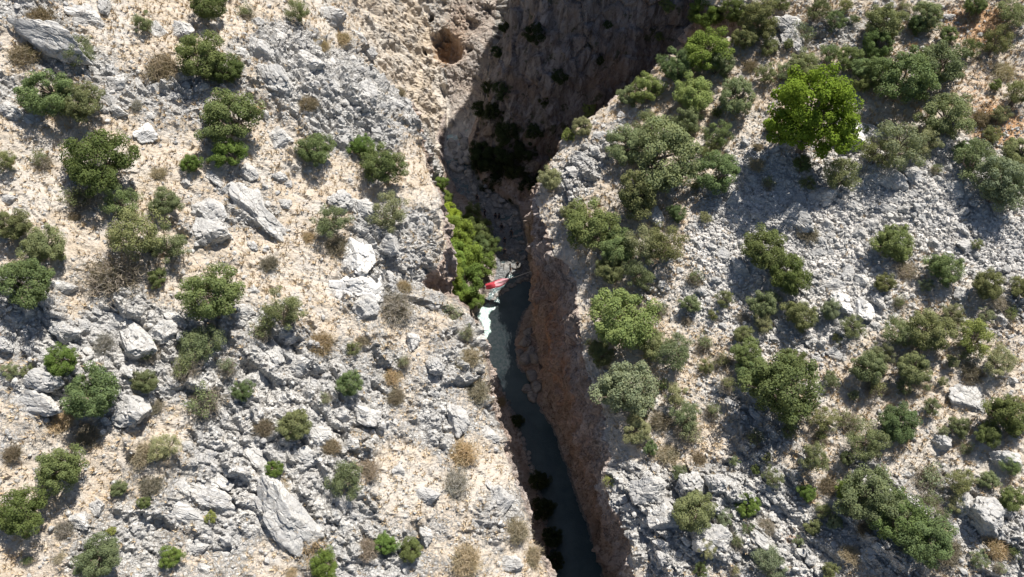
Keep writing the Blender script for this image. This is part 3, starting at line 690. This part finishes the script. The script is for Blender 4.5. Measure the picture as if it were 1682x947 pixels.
CLIFFV = [(772, 250, 18), (785, 300, 16), (770, 225, 14), (836, 330, 16), (812, 318, 16), (795, 265, 22), (862, 325, 16), (880, 55, 20), (920, 125, 17), (830, 150, 20), (836, 214, 20), (802, 112, 16), (792, 250, 18), (896, 165, 11), (832, 42, 13), (1000, 40, 9), (812, 180, 14), (985, 100, 9), (782, 215, 18), (778, 282, 16), (800, 285, 22), (822, 300, 22), (845, 318, 20), (812, 262, 20), (848, 275, 20), (868, 300, 16), (832, 250, 18), (865, 245, 18), (790, 180, 14), (806, 145, 16), (818, 85, 14), (880, 215, 14)]

things = []     # (object, px, py, r, kind group, label, descriptor)
def add_plant(px, py, rp, kind, tint, label, group, pos=None, r=None):
    if pos is None:
        got = place(px, py, ZC[kind], rp * .98)
        if got is None: return None
        pos, r, _n = got
        pos = Vector(pos) - Vector((0, 0, ZC[kind] * r))
    variants = PROTO[kind]; cm, tm, cpart = variants[random.randrange(len(variants))]
    e = bpy.data.objects.new(NAME[kind], None); COL.objects.link(e)
    e.empty_display_size = .3
    e.location = pos; e.rotation_euler = (random.uniform(-.1, .1), random.uniform(-.1, .1), random.uniform(0, 6.28))
    e.scale = (r * random.uniform(.94, 1.12), r * random.uniform(.9, 1.06), r * random.uniform(.9, 1.12))
    tc = TINT[tint]; j = random.uniform(.85, 1.2); hj = random.uniform(-.08, .08)
    o = link(cpart, cm, None, e); o.color = (tc[0] * j * (1 + hj), tc[1] * j, tc[2] * j * (1 - hj), 1)
    if tm is not None:
        o2 = link('trunk' if kind != 'sparse' else 'twigs', tm, None, e)
        o2.color = TINT['gr'] + (1,)
    e['category'] = 'tree' if (kind in ('pine', 'plane') or rp >= 40) else 'shrub'
    if kind == 'sparse' : e['category'] = 'shrub'
    e['group'] = group
    noun = e['category'] if kind != 'dry' else 'bush'
    size = 'tiny' if rp < 14 else 'small' if rp < 22 else 'middling' if rp < 33 else 'large'
    things.append([e, px, py, rp, 'plant', label, f"{size} {TONE[tint]} {noun}"])
    return e

for px, py, rp, k, ti, lb in PL:
    add_plant(px, py, rp, k, ti, lb, 'shrubs and trees on the left slope' if px < 880 else 'shrubs and trees on the right hillside')
for px, py, rp, k, ti, lb in GORGE:
    c_ = at_z(px, py, RIVER + 4.); r_ = rp * (1.0 if ti == 'k' else 1.15) * np.linalg.norm(c_) / F
    for _ in range(4): c_ = at_z(px, py, ground_below((c_[0], c_[1], RIVER + 1), 5.5) + ZC[k] * r_ * .9)
    add_plant(px, py, rp, k, ti, lb, 'trees down in the gorge', Vector(c_) - Vector((0, 0, ZC[k] * r_)), r_)
for i, (px, py, rp) in enumerate(CLIFFV):
    h = cast((0, 0, 0), ray(px, py), (cliff,))
    if h is None: continue
    r = rp * (1.35 if py > 170 else 1.05) * h[0].length / F
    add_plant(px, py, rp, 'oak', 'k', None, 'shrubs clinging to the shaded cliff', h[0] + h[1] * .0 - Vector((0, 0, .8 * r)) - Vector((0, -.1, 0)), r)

# ------------------------------------------------------------------ boulders
def rock_mesh(name, rng, sub=4, planes=15, rough=.05):
    import bmesh
    bm = bmesh.new(); bmesh.ops.create_icosphere(bm, subdivisions=sub, radius=1)
    D = np.array([v.co[:] for v in bm.verts]); D /= np.linalg.norm(D, axis=1, keepdims=True)
    n = rng.normal(size=(planes, 3)); n /= np.linalg.norm(n, axis=1, keepdims=True)
    dd = rng.uniform(.62, 1.0, planes)
    dots = D @ n.T
    rad = np.min(np.where(dots > .05, dd[None, :] / np.maximum(dots, .05), 9), axis=1)
    rad = np.minimum(rad, 1.25)
    Vv = D * rad[:, None]
    off = rng.uniform(0, 99)
    Vv = Vv * (1 + rough * 1.6 * fbm(Vv * 1.7 + off, 3, 3) + rough * fbm(Vv * 5 + off, 3, 4))[:, None]
    tri = np.array([[v.index for v in f.verts] for f in bm.faces]); bm.free()
    if sub > 3:
        Vw = Vv * np.array([1.6, 2.4, 2.4]) + off; f1, f2, hh_, tt_ = worley(Vw + .25 * fbm(Vw, 2, 5)[:, None], 31)
        Vv = Vv * (1 + (.16 * (hh_ - .5) + .14 * tt_) - .07 * (1 - sstep(0, .10, f2 - f1)))[:, None]
    return make_mesh(name, Vv, None, tri)
ROCKS = [rock_mesh('boulder', np.random.default_rng(700 + k), 5, 11 + k % 5) for k in range(12)]
for m_ in ROCKS: m_.materials.append(M_ROCK)
WETROCKS = [rock_mesh('stream_stone', np.random.default_rng(800 + k), 3, 12, .06) for k in range(6)]
for m_ in WETROCKS: m_.materials.append(M_WET)
BL = [  # px, py, radius px, (aspect x, y, z), label
 (342, 385, 30, (1, 1.1, .9), 'tall grey boulder casting a deep shadow on the left slope'), (338, 348, 30, (1.2, .8, .6), 'flat pale boulder sitting just above the tall shadowed boulder'),
 (588, 420, 36, (1.2, .9, .7), 'upper block of the large white boulder by the left gorge edge'), (592, 470, 42, (1, 1.1, .8), 'large white boulder by the left gorge edge'), (596, 505, 26, (1.1, .8, .7), None),
 (240, 218, 16, (1, 1, .8), 'white egg-shaped stone on dry grass left of the oak column'), (455, 226, 22, (1.1, .9, .7), None), (405, 284, 18, (1.3, .7, .6), None), (412, 338, 30, (1.5, .7, .7), None), (440, 362, 28, (1.4, .7, .7), None),
 (195, 135, 14, (1, 1, .8), None), (85, 62, 44, (1.25, .3, .6), 'long dark tilted slab near the top left corner', .3), (140, 25, 22, (1.2, .8, .7), None), (300, 50, 22, (1.1, .8, .8), None), (260, 50, 14, (1, 1, .8), None),
 (1398, 232, 34, (1.1, .9, .6), 'white slab at the foot of the bright green pine'), (1430, 225, 22, (1.2, .8, .5), None), (1080, 357, 18, (1, .9, .9), 'bright white boulder among trees on the right slope'), (1308, 358, 26, (1.3, .8, .8), 'big grey boulder on the rubble below the pine'),
 (1350, 325, 22, (1.2, .9, .7), None), (1205, 330, 18, (1, 1, .9), None), (1382, 500, 21, (.9, 1.1, 1), 'left one of two white boulders in the rubble'), (1420, 508, 19, (.8, 1.2, .9), 'right one of two white boulders in the rubble'),
 (1593, 660, 26, (1.2, .9, .6), 'pale flat boulder on dry grass near the right edge'), (1390, 448, 14, (.8, 1.2, .8), None), (1414, 458, 12, (1.2, .9, .8), None), (1460, 295, 20, (1.2, .8, .8), None), (1500, 292, 16, (1, 1, .8), None),
 (1305, 66, 24, (1.3, .8, .7), None), (1300, 45, 22, (1.3, .8, .7), None), (470, 840, 46, (1.4, .8, .6), 'broad tilted slab at lower left of the gorge'), (225, 568, 34, (1.2, .9, .8), 'cracked grey outcrop block in the middle of the left edge area'), (265, 545, 22, (1.1, .9, .8), None),
 (215, 672, 34, (1.2, .9, 1), 'shadowed square boulder right of the dense lower left oak'), (450, 580, 26, (1.2, .8, .8), None), (488, 602, 25, (1.1, .9, .8), None), (560, 682, 18, (1.1, .9, .9), None), (600, 680, 20, (1.2, .9, .8), None), (750, 690, 24, (1.3, .8, .8), None),
 (420, 625, 22, (1.2, .9, .8), None), (655, 772, 10, (1, 1, 1), None), (1180, 790, 18, (1, 1, 1), None), (1135, 795, 20, (1, 1, 1), None), (1062, 805, 26, (1, 1, 1), 'crag on the lower corner of the right gorge rim'), (1092, 850, 24, (1, 1, 1.1), None), (1168, 888, 28, (1, .9, 1.2), None),
 (1622, 850, 26, (1, 1, 1), None), (1580, 830, 18, (.9, 1, 1), None), (1548, 730, 14, (1.1, 1, .9), None), (1655, 760, 20, (1.2, .8, .8), None), (58, 172, 17, (1, 1, .8), None), (20, 182, 15, (1.2, .8, .8), None), (602, 352, 28, (1.1, .9, .9), None),
 (560, 330, 20, (1, 1, .8), None), (372, 312, 12, (.8, 1.2, .8), None), (640, 400, 20, (1, 1, .8), None), (455, 125, 24, (1.3, .9, .6), None), (430, 90, 22, (1.2, .9, .7), None), (510, 105, 22, (1.3, .8, .6), None), (600, 150, 22, (1.2, .8, .8), None),
 (540, 30, 24, (1.2, .9, .8), None), (60, 660, 26, (1.6, .7, .6), None), (70, 620, 22, (1.4, .8, .6), None), (420, 745, 24, (1.4, .8, .6), None), (530, 720, 22, (1.2, .9, .8), None), (500, 745, 20, (1.2, .9, .7), None), (190, 530, 18, (1.2, .8, .7), None), (110, 545, 18, (1.2, .8, .7), None), (700, 815, 20, (1.2, .8, .7), None), (340, 815, 24, (1.5, .7, .6), None), (300, 845, 26, (1.5, .7, .6), None), (820, 820, 22, (.9, 1.3, .7), None), (1565, 310, 14, (1.3, .8, .7), None), (1590, 405, 14, (1.3, .8, .7), None),
]
M_WHITE = mat_rock('white_limestone', 1.2)
WHITES = []
for m_ in ROCKS[:6]:
    c_ = m_.copy(); c_.materials.clear(); c_.materials.append(M_WHITE); WHITES.append(c_)
def add_rock(px, py, rp, asp, label, lift=-.02, meshes=ROCKS, name='boulder', cat='boulder', group='boulders on the slopes', desc='grey limestone boulder', rot=None):
    got = place(px, py, lift, rp * .9)
    if got is None: return None
    pos, r, nor = got
    o = bpy.data.objects.new(name, random.choice(WHITES if label and 'white' in label and name == 'boulder' and 'white boulder casting' not in label else meshes)); COL.objects.link(o)
    o.location = pos
    q_ = Vector((0, 0, 1)).rotation_difference((nor * .4 + Vector((0, 0, .6))).normalized())
    o.rotation_mode = 'QUATERNION'; o.rotation_quaternion = q_ @ Matrix.Rotation((-.55 + random.uniform(-.4, .4)) if rot is None else rot, 3, 'Z').to_quaternion()
    o.scale = (asp[0] * r, asp[1] * r, asp[2] * r)
    o['category'] = cat; o['group'] = group
    things.append([o, px, py, rp, 'rock', label, desc])
    return o
for b in BL: add_rock(*b)
# smaller loose boulders, where the photograph has stony ground
cand = []
rk2 = np.clip(rock + scree, 0, 1)
vis = (part == 'L') | (part == 'R')
tries = 0
def ok_px(px, py):
    return not (690 < px < 1010 and 200 < py)
occ = [(t[1], t[2], t[3]) for t in things]
while len(cand) < 215 and tries < 60000:
    tries += 1
    i = random.randrange(NY); j = random.randrange(NC)
    if not vis[j] or random.random() > rk2[i, j] ** 1.5: continue
    px, py = to_px(P2[i, j])
    if not (8 < px < 1674 and 8 < py < 940): continue
    if any((px - a) ** 2 + (py - b) ** 2 < (c * .8 + 12) ** 2 for a, b, c in occ): continue
    r = random.choice([6, 7, 7, 8, 8, 9, 10, 12, 14]); occ.append((px, py, r)); cand.append((px, py, r))
for px, py, r in cand:
    add_rock(px, py, r, (random.uniform(.9, 1.5), random.uniform(.7, 1), random.uniform(.55, .9)), None, .05, desc='small grey boulder' if r < 10 else 'grey boulder')

# stones in the stream and along its banks
def stream_stone(px, py, rp, label=None):
    p = at_z(px, py, RIVER + .1); r = rp * np.linalg.norm(p) / F
    o = bpy.data.objects.new('stream_stone', random.choice(WETROCKS)); COL.objects.link(o)
    g = ground_below(p, 2.0); z = max(RIVER, min(g, RIVER + 2)) + .1 * r
    p = p * (z / p[2])
    o.location = p; o.rotation_euler = (random.uniform(-.3, .3), random.uniform(-.3, .3), random.uniform(0, 6.28))
    o.scale = (r * random.uniform(.9, 1.3), r * random.uniform(.75, 1), r * random.uniform(.5, .8))
    o['category'] = 'stone'; o['label'] = label or 'dark wet stone scattered in the shaded shallow stream above the weir'; o['group'] = 'dark stones in the stream'
wbx, wby = [], []
k = 0
while k < 60:
    px = random.uniform(755, 872); py = random.uniform(315, 448)
    p = at_z(px, py, RIVER); a, b = np.interp(p[1], *W1), np.interp(p[1], *W2)
    if not (a + .2 < p[0] < b - .1): continue
    stream_stone(px, py, random.choice([2.5, 3, 3, 3.5, 4, 5, 6])); k += 1
for k in range(22):      # the curved stone weir under the rope
    s = k / 21; px = 806 + 68 * s; py = 496 - 46 * s ** .75 + random.uniform(-2, 2)
    stream_stone(px, py, random.uniform(2.5, 4.5), 'stone in the curved weir across the river below the red cloth')
for k in range(40):      # row of stones along the left bank
    s = k / 39; px = np.interp(s, [0, .3, .6, 1], [822, 860, 885, 918]) + random.uniform(-3, 3); py = 640 + 290 * s
    stream_stone(px, py, random.uniform(2, 4.5), 'stone in the row along the left bank of the dark river')
for k in range(26):
    s = k / 25; px = np.interp(s, [0, .5, 1], [742, 748, 800]) + random.uniform(-7, 22); py = 225 + 105 * s
    stream_stone(px, py, random.uniform(3, 8), 'grey rock in the shaded upper stream under the high cliff')
for px, py, r in [(862, 560, 12), (868, 545, 9), (860, 590, 13), (872, 615, 12), (866, 640, 9), (878, 650, 10), (855, 580, 8), (880, 590, 10), (872, 575, 9), (885, 635, 9)]:
    stream_stone(px, py, r, 'dark rock piled on the ledge below the orange wall')

# ------------------------------------------------------------------ bathers standing in the shaded shallows
def person_mesh(name, arm, stride):
    J = [(0, 0, .95), (0, .01, 1.18), (0, 0, 1.42), (0, .0, 1.53), (0, .02, 1.66),
         (.18, 0, 1.40), (.25, .05, 1.12), (.24, .05 + arm, .92), (-.18, 0, 1.40), (-.25, .03, 1.12), (-.23, .12, .90),
         (.09, 0, .90), (.10, .05 + stride, .48), (.11, stride, .06), (.11, .16 + stride, .03), (-.09, 0, .90), (-.10, .05 - stride, .48), (-.11, -stride, .06), (-.11, .16 - stride, .03)]
    E = [(0, 1), (1, 2), (2, 3), (3, 4), (2, 5), (5, 6), (6, 7), (2, 8), (8, 9), (9, 10), (0, 11), (11, 12), (12, 13), (13, 14), (0, 15), (15, 16), (16, 17), (17, 18)]
    Rd = [.14, .13, .15, .055, .10, .065, .045, .035, .065, .045, .035, .10, .06, .042, .04, .10, .06, .042, .04]
    m = bpy.data.meshes.new(name); m.from_pydata(J, E, []); o = bpy.data.objects.new('body_cage', m); COL.objects.link(o)
    o.modifiers.new('skin', 'SKIN'); sub = o.modifiers.new('sub', 'SUBSURF'); sub.levels = 1
    for k, v in enumerate(m.skin_vertices[0].data): v.radius = (Rd[k], Rd[k] * .9); v.use_root = k == 0
    dg = bpy.context.evaluated_depsgraph_get(); me = bpy.data.meshes.new_from_object(o.evaluated_get(dg)); me.name = name
    bpy.data.objects.remove(o); me.materials.clear(); me.materials.append(M_SKIN); me.materials.append(M_CLOTH)
    for p in me.polygons:
        p.use_smooth = True; p.material_index = 1 if .50 < p.center.z < 1.46 and abs(p.center.x) < .23 else 0
    return me
M_SKIN = mat_simple('skin', (.40, .25, .18), (.44, .28, .20), 3, .7, 0); M_CLOTH = mat_simple('dark_clothes', (.03, .035, .05), (.05, .055, .075), 3, .9, 0)
M_HAIR = mat_simple('hair', (.02, .015, .012), (.035, .025, .02), 9, .7, 0)
PERS = [person_mesh('body', .10, .10), person_mesh('body', .22, -.06), person_mesh('body', .0, .16)]
import bmesh as _bm
b_ = _bm.new(); _bm.ops.create_icosphere(b_, subdivisions=2, radius=.115)
for v in b_.verts: v.co.z = max(v.co.z, -.02 + (.10 if v.co.y > .04 else -.05)); v.co *= 1.0
HAIR = bpy.data.meshes.new('hair'); b_.to_mesh(HAIR); b_.free(); HAIR.materials.append(M_HAIR)
for px, py in [(784, 325), (785, 346), (796, 351), (814, 357), (820, 357), (805, 368), (824, 374), (840, 383), (829, 396), (829, 414), (838, 440), (850, 436)]:
    p = at_z(px, py, RIVER + .8)
    e = bpy.data.objects.new('person', None); COL.objects.link(e); e.location = (p[0], p[1], max(ground_below(p, 3.0) - .05, RIVER - .3)); e.rotation_euler = (0, 0, random.uniform(0, 6.28)); e.empty_display_size = .3
    link('body', random.choice(PERS), None, e); hr = link('hair', HAIR, None, e); hr.location = (0, 0, 1.70)
    e['category'] = 'person'; e['group'] = 'people wading in the gorge'
    things.append([e, px, py, 4, 'person', None, 'person in dark clothes wading in the shaded stream'])

# ------------------------------------------------------------------ loose stones and dry grass: stuff nobody could count
def ico():
    import bmesh
    bm = bmesh.new(); bmesh.ops.create_icosphere(bm, subdivisions=1, radius=1)
    v = np.array([x.co[:] for x in bm.verts]); f = np.array([[q.index for q in x.verts] for x in bm.faces]); bm.free(); return v, f
iv, ifc = ico()
flatP = P2.reshape(-1, 3)
dens = np.where(vis[None, :], .12 + .5 * rk2 + 2.2 * scree, 0) * ((Y > 5) & (Y < 80))
inview = np.abs(X) < 68
area = np.ones_like(dens)
dens = (dens * inview).reshape(-1); dens /= dens.sum()
NS = 50000
pick = RNG.choice(len(dens), NS, p=dens)
sc_ = scree.reshape(-1)[pick]
rad = RNG.uniform(.05, .13, NS) * (1 + 1.6 * RNG.random(NS) ** 5)
pos = flatP[pick] + RNG.normal(0, .07, (NS, 3)) * [1, 1, 0]
Rm = RNG.normal(size=(NS, 3, 3)); u = Rm[:, 0] / np.linalg.norm(Rm[:, 0], axis=1, keepdims=True)
v_ = np.cross(u, Rm[:, 1]); v_ /= np.linalg.norm(v_, axis=1, keepdims=True); w_ = np.cross(u, v_)
sca = RNG.uniform(.6, 1.3, (NS, 1, 3)); jv = iv[None] * sca * RNG.uniform(.75, 1.2, (NS, 12, 1))
V = (jv[..., 0:1] * u[:, None] + jv[..., 1:2] * v_[:, None] + jv[..., 2:3] * w_[:, None]) * rad[:, None, None] + pos[:, None]
Fs = (ifc[None] + (np.arange(NS) * 12)[:, None, None]).reshape(-1, 3)
st = link('loose_stones', make_mesh('loose_stones', V.reshape(-1, 3), None, Fs), M_ROCK)
st['kind'] = 'stuff'; st['label'] = 'small loose pale stones strewn over the slopes and rubble'; st['category'] = 'stones'
dens = np.where(vis[None, :], np.clip(1 - rock * 1.2 - scree * .8, .04, 1), 0) * ((Y > 5) & (Y < 82)) * inview
dens = dens.reshape(-1); dens /= dens.sum()
NG, NBl = 31000, 7
pick = RNG.choice(len(dens), NG, p=dens); pos = flatP[pick] - [0, 0, .03]
hgt = RNG.uniform(.14, .42, (NG, 1, 1))
an = RNG.uniform(0, 6.28, (NG, NBl)); lean = RNG.uniform(.2, .9, (NG, NBl))
dirv = np.stack([np.cos(an) * lean, np.sin(an) * lean, np.ones_like(an)], -1)
side = np.stack([-np.sin(an), np.cos(an), an * 0], -1) * .045
rt = pos[:, None] + np.stack([np.cos(an), np.sin(an), an * 0], -1) * .05
V = np.stack([rt - side, rt + side, rt + dirv * hgt], 2).reshape(-1, 3)
gr = link('dry_grass', make_mesh('dry_grass', V, None, np.arange(len(V)).reshape(-1, 3)), M_GRASS)
gr['kind'] = 'stuff'; gr['label'] = 'straw-coloured dry grass tufts on the slopes'; gr['category'] = 'grass'

# ------------------------------------------------------------------ red cloth strung on a rope over the river
ra = at_z(796, 470, -87.6); rb_ = at_z(884, 441, -85.2)
h = cast((ra[0], ra[1], ra[2]), (rb_ - ra), (terrain,))
ra, rb_ = Vector(ra), Vector(rb_)
rb2 = h[0] + (rb_ - ra).normalized() * .1 if h and (h[0] - ra).length < 12 else rb_
def rope_pt(s): return ra.lerp(rb2, s) - Vector((0, 0, .5 * 4 * s * (1 - s) * .35))
rpts = [rope_pt(k / 24) for k in range(25)]
rv, rq = tube(rpts, [.045] * 25, 6)
rope = link('rope', make_mesh('rope', rv, rq), M_ROPE)
rope['label'] = 'pale rope stretched from the red cloth to the right gorge wall'; rope['category'] = 'rope'
cv, nu, nv = [], 26, 14
L_ = (rb2 - ra)
dirx = L_.normalized(); side_ = Vector((0, 0, 1)).cross(dirx).normalized()
def cloth(u, v, off=0.):
    s = .02 + .46 * u
    p = rope_pt(s)
    wid = .55 * (math.sin(math.pi * min(1, .16 + u * .84)) ** .8)
    hang = v * wid
    return p + side_ * (hang * 1.0) + Vector((0, 0, .05 - .55 * abs(hang) + .10 * math.sin(u * 9 + v * 2))) + Vector((0, 0, off))
def sheet(name, u0, u1, v0, v1, mat, parent, off):
    V = [cloth(u0 + (u1 - u0) * i / nu, v0 + (v1 - v0) * j / nv, off) for i in range(nu + 1) for j in range(nv + 1)]
    V2 = [p - Vector((0, 0, .02)) for p in V]; n = len(V)
    idx = lambda i, j: i * (nv + 1) + j
    Q_ = [(idx(i, j), idx(i + 1, j), idx(i + 1, j + 1), idx(i, j + 1)) for i in range(nu) for j in range(nv)]
    Q2 = [tuple(n + k for k in reversed(q)) for q in Q_]
    E = [(idx(i, 0), idx(i, 0) + n, idx(i + 1, 0) + n, idx(i + 1, 0)) for i in range(nu)] + [(idx(i + 1, nv), idx(i + 1, nv) + n, idx(i, nv) + n, idx(i, nv)) for i in range(nu)]
    return link(name, make_mesh(name, [tuple(p) for p in V + V2], Q_ + Q2 + E, None, True), mat, parent)
ce = bpy.data.objects.new('red_cloth', None); COL.objects.link(ce); ce['label'] = 'red cloth with a sunlit pink middle hanging on a rope over the river'; ce['category'] = 'cloth'
sheet('sheet', 0, 1, -1, 1, M_RED, ce, 0); sheet('sunlit_panel', .38, .96, -.80, .75, M_PALE, ce, .03)  # second sheet paints the sunlit middle of the cloth in pink

# ------------------------------------------------------------------ labels that single each thing out
LM = [(1338, 188, 'the bright green pine'), (592, 460, 'the large white boulder by the gorge'), (345, 488, 'the tallest left slope oak'), (180, 443, 'the grey leafless bush'), (165, 262, 'the large dark oak at upper left'),
      (375, 188, 'the oak column at upper left'), (80, 62, 'the long dark slab at top left'), (628, 268, 'the lobed oak near the gorge'), (342, 375, 'the tall shadowed boulder'), (150, 643, 'the dense lower left oak'),
      (98, 770, 'the egg-shaped oak at lower left'), (470, 840, 'the broad tilted slab'), (1018, 520, 'the large light green rim oak'), (1290, 640, 'the largest lower right tree'), (1470, 398, 'the lone tree in the rubble'),
      (1090, 255, 'the broad ridge oak'), (1165, 78, 'the fresh green ridge tree'), (1492, 130, 'the upper right thicket'), (1650, 298, 'the wide tree at the right edge'), (1400, 504, 'the two white rubble boulders'),
      (1482, 852, 'the bottom right tree mass'), (1140, 838, 'the tree on grey crags'), (1270, 425, 'the oak pair on pale rubble'), (1525, 545, 'the olive tree below the white boulders'), (972, 372, 'the tree leaning over the gorge'),
      (815, 460, 'the red cloth'), (486, 698, 'the rounded yellow-edged bush'), (756, 742, 'the tan bush near the lower gorge edge'), (1593, 660, 'the pale flat boulder at right'), (1080, 357, 'the white boulder among trees'), (735, 75, 'the orange cave at top'), (500, 90, 'the grey crags at top centre left'), (36, 838, 'the dark lower left corner oak'), (535, 930, 'the bright bush on the bottom edge'), (1640, 205, 'the orange earth bank'), (1478, 692, 'the fan-shaped bush')]
SIDES = [('just right of', 1, 0), ('just left of', -1, 0), ('just above', 0, -1), ('just below', 0, 1)]
SIDE2 = [('to the right of', 1, 0), ('to the left of', -1, 0), ('up from', 0, -1), ('down from', 0, 1)]
used = set(t[5] for t in things if t[5])
todo = [t for t in things if not t[5]]
cliffdone = []
ORD = ['nearest', 'second nearest', 'third nearest', 'fourth nearest', 'fifth nearest', 'sixth nearest', 'seventh nearest', 'eighth nearest']
def cands(kindname, desc):
    pool = [t for t in todo if t[4] == kindname and t[6] == desc]
    res = {id(t): [] for t in pool}
    for lx, ly, nm in LM:
        for k, (sd, ax, ay) in enumerate(SIDE2):
            sec = []
            for t in pool:
                dx, dy = t[1] - lx, t[2] - ly
                if dx * ax + dy * ay > 0 and abs(dx * ay) + abs(dy * ax) <= abs(dx * ax + dy * ay): sec.append((math.hypot(dx, dy), id(t)))
            sec.sort()
            for rank, (d, i_) in enumerate(sec[:8]): res[i_].append((rank, d, f"{desc}, {ORD[rank]} {sd} {nm}" if rank else f"{desc} nearest {sd} {nm}"))
    return res
for key in sorted(set((t[4], t[6]) for t in todo)):
    res = cands(*key)
    for t in todo:
        if (t[4], t[6]) != key: continue
        for rank, d, s in sorted(res[id(t)]):
            s = s.replace('nearest to the', 'nearest, to the')
            if s not in used and len(s.split()) <= 16: t[5] = s; used.add(s); break
        if not t[5]: t[5] = f"{t[6]} standing among others on the slope"
for t in things: t[0]['label'] = t[5]

# ------------------------------------------------------------------ light, sky, camera
SUN_AZ, SUN_EL = math.radians(31), math.radians(55.5)       # azimuth from +Y towards +X
sd = Vector((math.sin(SUN_AZ) * math.cos(SUN_EL), math.cos(SUN_AZ) * math.cos(SUN_EL), math.sin(SUN_EL)))
sl = bpy.data.lights.new('sun', 'SUN'); sl.energy = 5.0; sl.angle = math.radians(.5); sl.color = (1, .955, .89)
so = bpy.data.objects.new('sun', sl); COL.objects.link(so); so.rotation_euler = sd.to_track_quat('Z', 'Y').to_euler(); so.location = sd * 100
w = bpy.data.worlds.new('World'); scene.world = w; w.use_nodes = True
nt = w.node_tree; nt.nodes.clear()
sk = nt.nodes.new('ShaderNodeTexSky'); sk.sky_type = 'NISHITA'; sk.sun_disc = False; sk.sun_elevation = SUN_EL; sk.sun_rotation = SUN_AZ
bg = nt.nodes.new('ShaderNodeBackground'); bg.inputs['Strength'].default_value = .062
wo = nt.nodes.new('ShaderNodeOutputWorld'); nt.links.new(sk.outputs[0], bg.inputs[0]); nt.links.new(bg.outputs[0], wo.inputs[0])
cam = bpy.data.cameras.new('camera'); co = bpy.data.objects.new('camera', cam); COL.objects.link(co)
co.location = (0, 0, 0); co.rotation_euler = (math.radians(90) - PHI, 0, 0)
cam.sensor_width = 36; cam.lens = F / 1682 * 36; cam.clip_end = 2000
scene.camera = co
vs_ = scene.view_settings; vs_.view_transform = 'Standard'; vs_.look = 'None'; vs_.exposure = 0.66; vs_.gamma = 1; vs_.use_curve_mapping = False
scene.cycles.max_bounces = 5; scene.cycles.diffuse_bounces = 2
